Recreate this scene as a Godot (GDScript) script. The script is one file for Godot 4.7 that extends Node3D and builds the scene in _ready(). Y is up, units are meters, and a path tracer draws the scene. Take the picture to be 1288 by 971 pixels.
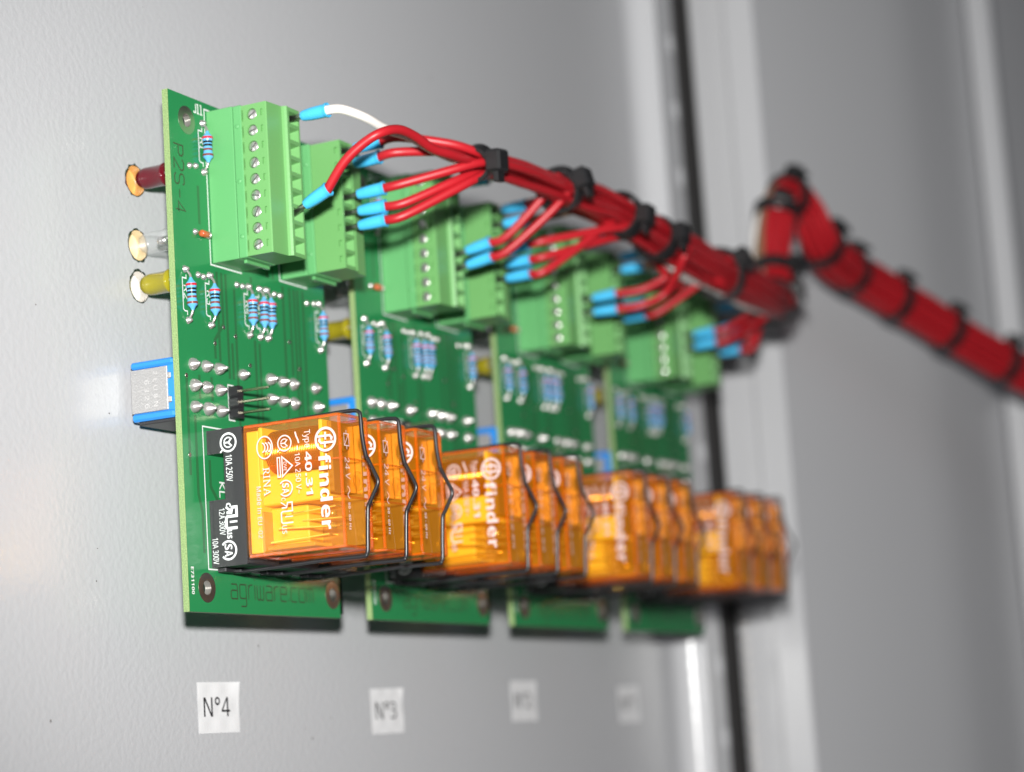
extends Node3D

# Lengths in the builders are millimetres, turned to metres when a mesh or a node is made.
const U := 0.001
const PITCH := 79.12          # from one circuit board to the next
const BOARD_W := 63.7
const BOARD_H := 117.5
const DOOR_Z := -16.8         # inner face of the door, the boards' component side is at z = 0
const RX := 9.54              # first relay: near side, lower end, bottom of the case
const RY := 11.0
const RZ := 9.4
const RP := 17.17
const RL := 29.5
const PLACE := ["foremost", "second", "third", "rearmost"]
const STICKER := ["N°4", "N°3", "N°2", "N°1"]
const ORD := ["first", "second", "third", "fourth", "fifth", "sixth", "seventh", "eighth", "ninth", "tenth", "eleventh", "twelfth", "thirteenth"]

var M := {}
var counts := {}
var sans: Font
var sans_bold: Font
var serif: Font


class MB:
	var v := PackedVector3Array()
	var n := PackedVector3Array()

	func tri(a: Vector3, b: Vector3, c: Vector3, na: Vector3, nb: Vector3, nc: Vector3) -> void:
		var g := (b - a).cross(c - a)
		if g.length_squared() < 1e-16:
			return
		v.append(a)
		n.append(na)
		if g.dot(na + nb + nc) > 0.0:
			v.append(c); n.append(nc)
			v.append(b); n.append(nb)
		else:
			v.append(b); n.append(nb)
			v.append(c); n.append(nc)

	func flat(a: Vector3, b: Vector3, c: Vector3, hint: Vector3) -> void:
		var g := (b - a).cross(c - a)
		if g.length_squared() < 1e-16:
			return
		g = g.normalized()
		if g.dot(hint) < 0.0:
			g = -g
		tri(a, b, c, g, g, g)

	func quad(a: Vector3, b: Vector3, c: Vector3, d: Vector3, hint: Vector3) -> void:
		flat(a, b, c, hint)
		flat(a, c, d, hint)

	func box(c: Vector3, s: Vector3, bev := 0.0) -> void:
		var h := s * 0.5
		var bv: float = min(bev, min(h.x, min(h.y, h.z)) * 0.9)
		for ax in 3:
			var a1 := (ax + 1) % 3
			var a2 := (ax + 2) % 3
			for sg in [-1.0, 1.0]:
				var q := []
				for k in [[-1.0, -1.0], [1.0, -1.0], [1.0, 1.0], [-1.0, 1.0]]:
					var p := Vector3.ZERO
					p[ax] = sg * h[ax]
					p[a1] = k[0] * (h[a1] - bv)
					p[a2] = k[1] * (h[a2] - bv)
					q.append(c + p)
				var nn := Vector3.ZERO
				nn[ax] = sg
				quad(q[0], q[1], q[2], q[3], nn)
		if bv <= 0.0:
			return
		for ax in 3:
			var a1 := (ax + 1) % 3
			var a2 := (ax + 2) % 3
			for s1 in [-1.0, 1.0]:
				for s2 in [-1.0, 1.0]:
					var q := []
					for k in [[-1.0, 0], [1.0, 0], [1.0, 1], [-1.0, 1]]:
						var p := Vector3.ZERO
						p[ax] = k[0] * (h[ax] - bv)
						p[a1] = s1 * (h[a1] - (bv if k[1] == 0 else 0.0))
						p[a2] = s2 * (h[a2] - (0.0 if k[1] == 0 else bv))
						q.append(c + p)
					var nn := Vector3.ZERO
					nn[a1] = s1
					nn[a2] = s2
					quad(q[0], q[1], q[2], q[3], nn)
		for sx in [-1.0, 1.0]:
			for sy in [-1.0, 1.0]:
				for sz in [-1.0, 1.0]:
					var sv := Vector3(sx, sy, sz)
					flat(c + sv * Vector3(h.x, h.y - bv, h.z - bv), c + sv * Vector3(h.x - bv, h.y, h.z - bv), c + sv * Vector3(h.x - bv, h.y - bv, h.z), sv)

	# poly lies in the frame's xy plane and is extruded along the frame's z from z0 to z1
	func prism(poly: PackedVector2Array, f: Transform3D, z0: float, z1: float) -> void:
		var t := Geometry2D.triangulate_polygon(poly)
		var up := f.basis.z
		for i in range(0, t.size(), 3):
			for zz in [[z0, -1.0], [z1, 1.0]]:
				var p := []
				for k in 3:
					var q: Vector2 = poly[t[i + k]]
					p.append(f * Vector3(q.x, q.y, zz[0]))
				flat(p[0], p[1], p[2], up * zz[1])
		var cw := Geometry2D.is_polygon_clockwise(poly)
		for i in poly.size():
			var a: Vector2 = poly[i]
			var b: Vector2 = poly[(i + 1) % poly.size()]
			var d := (b - a).normalized()
			var o := Vector2(d.y, -d.x)
			if cw:
				o = -o
			quad(f * Vector3(a.x, a.y, z0), f * Vector3(b.x, b.y, z0), f * Vector3(b.x, b.y, z1), f * Vector3(a.x, a.y, z1), f.basis * Vector3(o.x, o.y, 0))

	# profile of (radius, height) turned round the frame's z axis
	func lathe(prof: Array, f: Transform3D, seg := 20, soft := true) -> void:
		var nn := []
		for i in prof.size():
			var t := Vector2.ZERO
			if i > 0:
				t += (prof[i] - prof[i - 1]).normalized()
			if i < prof.size() - 1:
				t += (prof[i + 1] - prof[i]).normalized()
			nn.append(Vector2(t.y, -t.x).normalized())
		for i in prof.size() - 1:
			var p0: Vector2 = prof[i]
			var p1: Vector2 = prof[i + 1]
			var e := (p1 - p0).normalized()
			var en := Vector2(e.y, -e.x)
			var n0: Vector2 = nn[i] if soft else en
			var n1: Vector2 = nn[i + 1] if soft else en
			for k in seg:
				var a := TAU * k / seg
				var b := TAU * (k + 1) / seg
				var ca := Vector3(cos(a), sin(a), 0)
				var cb := Vector3(cos(b), sin(b), 0)
				var z := Vector3(0, 0, 1)
				var q := [f * (ca * p0.x + z * p0.y), f * (cb * p0.x + z * p0.y), f * (cb * p1.x + z * p1.y), f * (ca * p1.x + z * p1.y)]
				var m := [f.basis * (ca * n0.x + z * n0.y), f.basis * (cb * n0.x + z * n0.y), f.basis * (cb * n1.x + z * n1.y), f.basis * (ca * n1.x + z * n1.y)]
				tri(q[0], q[1], q[2], m[0], m[1], m[2])
				tri(q[0], q[2], q[3], m[0], m[2], m[3])

	func tube(pts: PackedVector3Array, r: float, seg := 10, caps := true) -> void:
		var rings := []
		var dirs := []
		var t0 := (pts[1] - pts[0]).normalized()
		var side := t0.cross(Vector3(0.31, 0.87, 0.38)).normalized()
		for i in pts.size():
			var t: Vector3
			if i == 0:
				t = t0
			elif i == pts.size() - 1:
				t = (pts[i] - pts[i - 1]).normalized()
			else:
				t = (pts[i + 1] - pts[i - 1]).normalized()
			side = (side - t * side.dot(t)).normalized()
			var b := t.cross(side)
			var rg := []
			var dg := []
			for k in seg:
				var a := TAU * k / seg
				var d := side * cos(a) + b * sin(a)
				dg.append(d)
				rg.append(pts[i] + d * r)
			rings.append(rg)
			dirs.append(dg)
		for i in pts.size() - 1:
			for k in seg:
				var k2 := (k + 1) % seg
				tri(rings[i][k], rings[i][k2], rings[i + 1][k2], dirs[i][k], dirs[i][k2], dirs[i + 1][k2])
				tri(rings[i][k], rings[i + 1][k2], rings[i + 1][k], dirs[i][k], dirs[i + 1][k2], dirs[i + 1][k])
		if caps:
			for e in [0, pts.size() - 1]:
				var hint: Vector3 = pts[0] - pts[1] if e == 0 else pts[e] - pts[e - 1]
				for k in seg:
					flat(pts[e], rings[e][k], rings[e][(k + 1) % seg], hint)

	# flat stroke of a given width along 2D points, lying in the frame's xy plane
	func ribbon(pts: Array, w: float, f: Transform3D, closed := false, z := 0.0) -> void:
		var lft := []
		var rgt := []
		var m := pts.size()
		for i in m:
			var p: Vector2 = pts[i]
			var d0 := Vector2.ZERO
			var d1 := Vector2.ZERO
			if i > 0 or closed:
				d0 = (p - pts[(i - 1 + m) % m]).normalized()
			if i < m - 1 or closed:
				d1 = (pts[(i + 1) % m] - p).normalized()
			if d0 == Vector2.ZERO:
				d0 = d1
			if d1 == Vector2.ZERO:
				d1 = d0
			var nm := (d0.orthogonal() + d1.orthogonal()).normalized()
			var c: float = max(0.5, nm.dot(d0.orthogonal()))
			lft.append(p + nm * (w * 0.5 / c))
			rgt.append(p - nm * (w * 0.5 / c))
		for i in (m if closed else m - 1):
			var j := (i + 1) % m
			var q := []
			for s in [lft[i], lft[j], rgt[j], rgt[i]]:
				q.append(f * Vector3(s.x, s.y, z))
			quad(q[0], q[1], q[2], q[3], f.basis.z)

	# a rectangle in the frame's xy plane with one round hole whose wall goes down by depth
	func hole_cell(f: Transform3D, lo: Vector2, hi: Vector2, c: Vector2, r: float, depth: float, seg := 24) -> void:
		var ang := []
		for k in seg:
			ang.append(TAU * k / seg)
		for k in [lo, Vector2(hi.x, lo.y), hi, Vector2(lo.x, hi.y)]:
			ang.append(fposmod((k - c).angle(), TAU))
		ang.sort()
		for i in ang.size():
			var a: float = ang[i]
			var b: float = ang[(i + 1) % ang.size()]
			if is_equal_approx(a, b):
				continue
			var io := []
			for t in [a, b]:
				var d := Vector2(cos(t), sin(t))
				var k := 1e9
				if d.x > 1e-6: k = min(k, (hi.x - c.x) / d.x)
				if d.x < -1e-6: k = min(k, (lo.x - c.x) / d.x)
				if d.y > 1e-6: k = min(k, (hi.y - c.y) / d.y)
				if d.y < -1e-6: k = min(k, (lo.y - c.y) / d.y)
				io.append([c + d * r, c + d * k, d])
			var A: Vector2 = io[0][0]
			var B: Vector2 = io[1][0]
			var C: Vector2 = io[1][1]
			var D: Vector2 = io[0][1]
			quad(f * Vector3(A.x, A.y, 0), f * Vector3(B.x, B.y, 0), f * Vector3(C.x, C.y, 0), f * Vector3(D.x, D.y, 0), f.basis.z)
			if depth > 0.0:
				var na: Vector3 = f.basis * Vector3(-io[0][2].x, -io[0][2].y, 0)
				var nb: Vector3 = f.basis * Vector3(-io[1][2].x, -io[1][2].y, 0)
				var p := [f * Vector3(A.x, A.y, 0), f * Vector3(B.x, B.y, 0), f * Vector3(B.x, B.y, -depth), f * Vector3(A.x, A.y, -depth)]
				tri(p[0], p[1], p[2], na, nb, nb)
				tri(p[0], p[2], p[3], na, nb, na)

	# a rectangle with a smaller rectangular opening that narrows to another one at a depth
	func funnel_cell(f: Transform3D, lo: Vector2, hi: Vector2, a: Rect2, b: Rect2, depth: float, floor_too := true) -> void:
		var o := [lo, Vector2(hi.x, lo.y), hi, Vector2(lo.x, hi.y)]
		var p := [a.position, Vector2(a.end.x, a.position.y), a.end, Vector2(a.position.x, a.end.y)]
		var q := [b.position, Vector2(b.end.x, b.position.y), b.end, Vector2(b.position.x, b.end.y)]
		var mid := f * Vector3(a.get_center().x, a.get_center().y, 0)
		for i in 4:
			var j := (i + 1) % 4
			quad(f * Vector3(o[i].x, o[i].y, 0), f * Vector3(o[j].x, o[j].y, 0), f * Vector3(p[j].x, p[j].y, 0), f * Vector3(p[i].x, p[i].y, 0), f.basis.z)
			var e := f * Vector3((p[i].x + p[j].x) / 2, (p[i].y + p[j].y) / 2, 0)
			quad(f * Vector3(p[i].x, p[i].y, 0), f * Vector3(p[j].x, p[j].y, 0), f * Vector3(q[j].x, q[j].y, -depth), f * Vector3(q[i].x, q[i].y, -depth), mid - e)
		if floor_too:
			quad(f * Vector3(q[0].x, q[0].y, -depth), f * Vector3(q[1].x, q[1].y, -depth), f * Vector3(q[2].x, q[2].y, -depth), f * Vector3(q[3].x, q[3].y, -depth), f.basis.z)

	# rectangle lo..hi with round holes; holes of one row share y
	func sheet(f: Transform3D, lo: Vector2, hi: Vector2, holes: Array, half: float, r: float, depth: float) -> void:
		var ys := [lo.y, hi.y]
		for h in holes:
			for e in [h.y - half, h.y + half]:
				if not ys.any(func(t): return absf(t - e) < 1e-4):
					ys.append(e)
		ys.sort()
		for i in ys.size() - 1:
			var y0: float = ys[i]
			var y1: float = ys[i + 1]
			var row := holes.filter(func(h): return h.y > y0 and h.y < y1)
			row.sort_custom(func(a, b): return a.x < b.x)
			var x := lo.x
			for h in row:
				quad(f * Vector3(x, y0, 0), f * Vector3(h.x - half, y0, 0), f * Vector3(h.x - half, y1, 0), f * Vector3(x, y1, 0), f.basis.z)
				hole_cell(f, Vector2(h.x - half, y0), Vector2(h.x + half, y1), h, r, depth)
				x = h.x + half
			quad(f * Vector3(x, y0, 0), f * Vector3(hi.x, y0, 0), f * Vector3(hi.x, y1, 0), f * Vector3(x, y1, 0), f.basis.z)

	# lettering stretched to fill a box of w by h whose lower corner is the frame's origin
	func lettering(s: String, font: Font, w: float, h: float, f: Transform3D) -> void:
		var tm := TextMesh.new()
		tm.text = s
		tm.font = font
		tm.font_size = 48
		tm.pixel_size = 0.1
		tm.depth = 0.0
		tm.curve_step = 5.0
		var arr := tm.get_mesh_arrays()
		var pv: PackedVector3Array = arr[Mesh.ARRAY_VERTEX]
		var ix: PackedInt32Array = arr[Mesh.ARRAY_INDEX]
		if pv.is_empty():
			return
		var lo := pv[0]
		var hi := pv[0]
		for p in pv:
			lo = lo.min(p)
			hi = hi.max(p)
		var k := Vector3(w / (hi.x - lo.x), h / (hi.y - lo.y), 0)
		for i in range(0, ix.size(), 3):
			var a := f * ((pv[ix[i]] - lo) * k)
			var b := f * ((pv[ix[i + 1]] - lo) * k)
			var c := f * ((pv[ix[i + 2]] - lo) * k)
			tri(a, b, c, f.basis.z, f.basis.z, f.basis.z)

	func done() -> ArrayMesh:
		var arr := []
		arr.resize(Mesh.ARRAY_MAX)
		var s := v.duplicate()
		for i in s.size():
			s[i] = s[i] * 0.001
		arr[Mesh.ARRAY_VERTEX] = s
		arr[Mesh.ARRAY_NORMAL] = n
		var am := ArrayMesh.new()
		am.add_surface_from_arrays(Mesh.PRIMITIVE_TRIANGLES, arr)
		return am


# ------------------------------------------------------------------ helpers

func part(called: String, shape, m: Material, parent: Node) -> MeshInstance3D:
	var o := MeshInstance3D.new()
	o.name = called
	o.mesh = shape.done() if shape is MB else shape
	o.material_override = m
	parent.add_child(o, true)
	return o


func numbered(called: String) -> String:
	var k: int = counts.get(called, 0)
	counts[called] = k + 1
	return called if k == 0 else "%s_%03d" % [called, k]


func tag(o: Node, label: String, category: String, group := "") -> void:
	o.set_meta("label", label)
	o.set_meta("category", category)
	if group:
		o.set_meta("group", group)


func thing(called: String, at: Vector3) -> Node3D:
	var o := Node3D.new()
	o.name = numbered(called)
	o.position = at * U
	add_child(o)
	return o


func copy(o: Node3D, called: String, at: Vector3) -> Node3D:
	var c: Node3D = o.duplicate()
	c.name = numbered(called)
	add_child(c)
	c.position = at * U
	return c


func structure(called: String) -> Node3D:
	var o := Node3D.new()
	o.name = called
	o.set_meta("kind", "structure")
	add_child(o)
	return o


func sub(called: String, parent: Node, at := Vector3.ZERO) -> Node3D:
	var o := Node3D.new()
	o.name = called
	o.position = at * U
	parent.add_child(o, true)
	return o


func mat(key: String, c: Color, rough := 0.5, metal := 0.0, spec := 0.5) -> StandardMaterial3D:
	var m := StandardMaterial3D.new()
	m.resource_name = key
	m.albedo_color = c.linear_to_srgb()
	m.roughness = rough
	m.metallic = metal
	m.metallic_specular = spec
	M[key] = m
	return m


func pane(key: String, c: Color, alpha: float, rough := 0.06) -> StandardMaterial3D:
	var m := mat(key, c, rough)
	m.transparency = BaseMaterial3D.TRANSPARENCY_ALPHA
	m.albedo_color.a = alpha
	return m


func relief(m: StandardMaterial3D, freq: float, size_mm: float, depth_mm: float, sd: int, octaves := 2) -> void:
	var t := noise_tex(freq, sd, octaves)
	m.heightmap_enabled = true
	m.heightmap_texture = t
	m.heightmap_scale = depth_mm * 0.1
	m.uv1_triplanar = true
	m.uv1_world_triplanar = true
	m.uv1_scale = Vector3.ONE * (1000.0 / size_mm)


func noise_tex(freq: float, sd: int, octaves := 2, ramp: Gradient = null) -> NoiseTexture2D:
	var nz := FastNoiseLite.new()
	nz.seed = sd
	nz.frequency = freq
	nz.noise_type = FastNoiseLite.TYPE_SIMPLEX_SMOOTH
	nz.fractal_octaves = octaves
	var t := NoiseTexture2D.new()
	t.width = 512
	t.height = 512
	t.seamless = true
	t.noise = nz
	if ramp:
		t.color_ramp = ramp
	return t


func mottle(m: StandardMaterial3D, freq: float, size_mm: float, sd: int, low: float) -> void:
	var g := Gradient.new()
	g.offsets = PackedFloat32Array([0.25, 0.75])
	g.colors = PackedColorArray([Color(low, low, low), Color(1, 1, 1)])
	m.albedo_texture = noise_tex(freq, sd, 4, g)
	m.uv1_triplanar = true
	m.uv1_world_triplanar = true
	m.uv1_scale = Vector3.ONE * (1000.0 / size_mm)


func arc(c: Vector2, rx: float, ry: float, a0: float, a1: float, k: int) -> Array:
	var out := []
	for i in k + 1:
		var a := deg_to_rad(lerpf(a0, a1, float(i) / k))
		out.append(c + Vector2(cos(a) * rx, sin(a) * ry))
	return out


func ring_pts(c: Vector2, rx: float, ry: float, k: int) -> Array:
	var out := arc(c, rx, ry, 0, 360, k)
	out.pop_back()
	return out


# strokes of the board's own drawn lettering, on a grid 4 wide and 6 high
func strokes_of(ch: String) -> Array:
	var V := func(l: Array) -> Array:
		var out := []
		for i in range(0, l.size(), 2):
			out.append(Vector2(l[i], l[i + 1]))
		return out
	match ch:
		"P": return [V.call([0, 0, 0, 6, 3, 6, 4, 5.2, 4, 3.8, 3, 3, 0.4, 3])]
		"2": return [V.call([0, 5, 0.8, 6, 3.2, 6, 4, 5.1, 4, 4, 0, 0, 4, 0])]
		"S": return [V.call([4, 5, 3.2, 6, 0.8, 6, 0, 5.2, 0, 4, 0.8, 3.2, 3.2, 2.8, 4, 2, 4, 0.8, 3.2, 0, 0.8, 0, 0, 1])]
		"-": return [V.call([0.4, 2.8, 3.6, 2.8])]
		"4": return [V.call([3, 0, 3, 6, 0, 1.8, 4, 1.8])]
		"a": return [V.call([0.3, 4, 3.5, 4, 4, 3.5, 4, 0, 0.5, 0, 0, 0.5, 0, 1.8, 0.5, 2.3, 3.7, 2.3])]
		"g": return [V.call([3.7, 0.2, 0.5, 0.2, 0, 0.7, 0, 3.5, 0.5, 4, 4, 4, 4, -1.6, 3.5, -2, 0.6, -2])]
		"r": return [V.call([0, 0, 0, 4]), V.call([0.3, 3.2, 1, 4, 2.6, 4])]
		"i": return [V.call([0, 0, 0, 4]), V.call([0, 5.2, 0, 5.9])]
		"w": return [V.call([0, 4, 0, 0.6, 0.5, 0, 1.7, 0, 2.1, 0.5, 2.1, 4]), V.call([2.3, 0.3, 2.6, 0, 3.7, 0, 4.2, 0.6, 4.2, 4])]
		"e": return [V.call([0.3, 2, 4, 2, 4, 3.5, 3.5, 4, 0.5, 4, 0, 3.5, 0, 0.5, 0.5, 0, 3.8, 0])]
		".": return [V.call([0, 0, 0, 0.6])]
		"c": return [V.call([4, 4, 0.5, 4, 0, 3.5, 0, 0.5, 0.5, 0, 4, 0])]
		"o": return [V.call([0.5, 0, 3.5, 0, 4, 0.5, 4, 3.5, 3.5, 4, 0.5, 4, 0, 3.5, 0, 0.5, 0.5, 0])]
		"m": return [V.call([0, 0, 0, 4, 1.8, 4, 2.1, 3.6, 2.1, 0]), V.call([2.3, 3.7, 2.6, 4, 3.8, 4, 4.2, 3.5, 4.2, 0])]
		"J": return [V.call([0, 1, 0.6, 0, 2, 0, 2.6, 0.8, 2.6, 6])]
		"1": return [V.call([0, 6, 1.2, 6, 1.2, 0]), V.call([0, 0, 2.4, 0])]
		"R": return [V.call([0, 0, 0, 6, 3, 6, 4, 5.2, 4, 3.8, 3, 3, 0.4, 3]), V.call([2.2, 2.8, 4, 0])]
		"K": return [V.call([0, 0, 0, 6]), V.call([4, 6, 0.4, 3, 4, 0])]
		"L": return [V.call([0, 6, 0, 0, 3.6, 0])]
		"3": return [V.call([0, 5.2, 0.8, 6, 3.2, 6, 4, 5.2, 4, 3.8, 3.2, 3.1, 1.4, 3.1]), V.call([3.4, 3, 4, 2.3, 4, 0.8, 3.2, 0, 0.8, 0, 0, 0.8])]
	return []


func drawn(mb: MB, s: String, size: float, w: float, f: Transform3D, step := 5.4, narrow := 1.0) -> void:
	var x := 0.0
	var zi := 0
	for ch in s:
		var wide := 0.0
		for st in strokes_of(ch):
			var q := []
			for p in st:
				q.append(Vector2((p.x + x) * size * narrow / 6.0, p.y * size / 6.0))
				wide = max(wide, p.x)
			mb.ribbon(q, w, f, false, 0.004 * (zi % 2))
			zi += 1
		x += wide + (step - 4.0)


func _ready() -> void:
	# ---------------------------------------------------------------- camera, light, exposure
	var right := Vector3(0.44540984, -0.06575169, 0.89290917)
	var up := Vector3(-0.11409451, 0.98500049, 0.12944684)
	var back := Vector3(-0.88802732, -0.15953293, 0.431227)
	var eye := Vector3(-406.14, -34.05, 278.19)
	var cam := Camera3D.new()
	cam.name = "camera"
	var lens := CameraAttributesPhysical.new()
	lens.frustum_focal_length = 69.83
	lens.frustum_near = 0.02
	lens.frustum_far = 20.0
	lens.frustum_focus_distance = 0.492
	lens.exposure_aperture = 9.0
	cam.attributes = lens
	cam.fov = 19.51
	cam.near = 0.02
	cam.far = 20.0
	cam.transform = Transform3D(Basis(right, up, back), eye * U)
	add_child(cam)
	cam.current = true

	var env := Environment.new()
	env.background_mode = Environment.BG_COLOR
	env.background_color = Color(0.05, 0.05, 0.055).linear_to_srgb()
	env.tonemap_mode = Environment.TONE_MAPPER_LINEAR
	env.tonemap_exposure = 1.0
	env.sdfgi_enabled = true
	env.ssao_enabled = true
	env.ssil_enabled = true
	var we := WorldEnvironment.new()
	we.name = "surroundings"
	we.environment = env
	add_child(we)

	# the flash that pops up 68 mm above the lens
	var flash := SpotLight3D.new()
	flash.name = "camera_flash"
	flash.light_size = 0.014
	flash.light_energy = 0.635
	flash.light_color = Color(1.0, 0.995, 0.985)
	flash.spot_range = 5.0
	flash.spot_attenuation = 2.0
	flash.spot_angle = 28.0
	flash.spot_angle_attenuation = 0.95
	flash.shadow_enabled = true
	add_child(flash)
	flash.look_at_from_position((eye + up * 68.0) * U, Vector3(0.25, 0.08, 0.0))

	# soft fill added above and behind the camera for the room's ambient light
	var room := AreaLight3D.new()
	room.name = "room_fill_light"
	room.area_size = Vector2(1.6, 1.2)
	room.area_normalize_energy = true
	room.light_energy = 0.2
	room.light_color = Color(0.93, 0.96, 1.0)
	room.shadow_enabled = true
	add_child(room)
	room.look_at_from_position(Vector3(-0.5, 1.3, 1.5), Vector3(0.15, 0.05, 0.0))

	sans = font_of("Droid Sans", 400)
	sans_bold = font_of("Droid Sans", 700)
	serif = font_of("Droid Serif", 400)
	materials()
	build_cabinet()
	build_boards()
	build_relays()
	build_plugs()
	build_wiring()
	build_stickers()


func font_of(called: String, weight: int) -> Font:
	var f := SystemFont.new()
	f.font_names = PackedStringArray([called])
	f.font_weight = weight
	return f


func materials() -> void:
	var paint := mat("grey_paint", Color(0.53, 0.535, 0.55), 0.24, 0.0, 0.5)
	relief(paint, 0.05, 60.0, 0.05, 11)
	mat("gasket_rubber", Color(0.02, 0.018, 0.017), 0.7)
	mat("bare_steel", Color(0.62, 0.6, 0.58), 0.28, 1.0)
	mat("outside_light_orange", Color(0.95, 0.46, 0.12), 0.35)  # these disc colours stand in for outside light seen through the lamp holes
	mat("outside_light_cream", Color(0.95, 0.74, 0.42), 0.35)
	mat("outside_light_white", Color(0.95, 0.92, 0.86), 0.35)

	var mask := mat("solder_mask", Color(0.022, 0.225, 0.073), 0.18, 0.0, 0.5)
	relief(mask, 0.03, 30.0, 0.006, 21)
	mat("trace_under_mask", Color(0.028, 0.14, 0.05), 0.2)
	var fr4 := mat("board_edge", Color(0.33, 0.48, 0.19), 0.6)
	mottle(fr4, 0.09, 14.0, 22, 0.7)
	mat("silk_white", Color(0.8, 0.82, 0.8), 0.55)
	mat("dull_copper", Color(0.05, 0.07, 0.035), 0.3, 0.2)
	var tin := mat("solder_tin", Color(0.56, 0.54, 0.52), 0.3, 0.7)
	relief(tin, 0.02, 8.0, 0.03, 23)
	mat("tinned_ring", Color(0.5, 0.48, 0.43), 0.36, 1.0)
	mat("resistor_blue", Color(0.12, 0.42, 0.72), 0.25)
	mat("band_red", Color(0.55, 0.02, 0.03), 0.3)
	mat("band_black", Color(0.012, 0.012, 0.014), 0.3)
	mat("band_brown", Color(0.19, 0.05, 0.04), 0.3)
	mat("black_plastic", Color(0.022, 0.022, 0.024), 0.42)
	mat("pin_metal", Color(0.72, 0.66, 0.5), 0.25, 1.0)
	mat("diode_glass", Color(0.5, 0.11, 0.04), 0.12)
	mat("header_green", Color(0.115, 0.37, 0.135), 0.36)
	relief(M.header_green, 0.03, 12.0, 0.012, 51, 3)
	mat("plug_green", Color(0.14, 0.355, 0.115), 0.38)
	relief(M.plug_green, 0.03, 12.0, 0.012, 52, 3)
	mat("screw_steel", Color(0.78, 0.77, 0.74), 0.3, 0.85)
	mat("slot_dark", Color(0.05, 0.05, 0.045), 0.5)
	mat("switch_blue", Color(0.02, 0.23, 0.66), 0.33)
	var plate := mat("stamped_plate", Color(0.42, 0.415, 0.41), 0.45, 0.55)
	relief(plate, 0.03, 10.0, 0.04, 31)
	mat("stamp_mark", Color(0.6, 0.59, 0.58), 0.4, 0.55)

	pane("lamp_red", Color(0.12, 0.004, 0.012), 0.9)
	pane("lamp_clear", Color(0.7, 0.72, 0.72), 0.12)
	pane("lamp_yellow", Color(0.34, 0.29, 0.015), 0.88)
	mat("lamp_core_red", Color(0.6, 0.02, 0.03), 0.4)
	mat("lamp_core_yellow", Color(0.6, 0.55, 0.1), 0.4)

	pane("amber_case", Color(0.72, 0.2, 0.002), 0.22, 0.04)
	M.amber_case.metallic_specular = 0.34
	pane("amber_edge", Color(0.82, 0.09, 0.002), 0.4, 0.08)
	mat("amber_frame", Color(1.0, 0.54, 0.025), 0.4)
	mat("amber_dark", Color(0.6, 0.26, 0.012), 0.4)
	mat("copper_coil", Color(0.75, 0.28, 0.03), 0.22, 0.95)
	mat("brass_contact", Color(1.0, 0.62, 0.08), 0.16, 0.8)
	mat("yoke_steel", Color(0.44, 0.2, 0.014), 0.3, 0.55)  # steel with the amber seen through the case put into its colour
	mat("print_pink", Color(0.7, 0.52, 0.5), 0.5)
	mat("print_white", Color(0.82, 0.84, 0.84), 0.5)
	mat("clip_wire", Color(0.018, 0.018, 0.02), 0.32)

	mat("wire_red", Color(0.42, 0.011, 0.018), 0.42)
	mat("wire_white", Color(0.74, 0.7, 0.66), 0.4)
	mat("wire_brown", Color(0.22, 0.13, 0.07), 0.4)
	mat("sleeve_blue", Color(0.06, 0.46, 0.78), 0.38)
	relief(M.sleeve_blue, 0.03, 8.0, 0.05, 53, 2)
	mat("ferrule_tin", Color(0.45, 0.44, 0.43), 0.35, 1.0)
	mat("tie_black", Color(0.012, 0.012, 0.013), 0.36)
	mat("sticker_white", Color(0.84, 0.84, 0.85), 0.3)
	mat("dust", Color(0.12, 0.11, 0.1), 0.8)
	mat("ink_black", Color(0.015, 0.015, 0.018), 0.5)


# ------------------------------------------------------------------ cabinet

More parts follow.
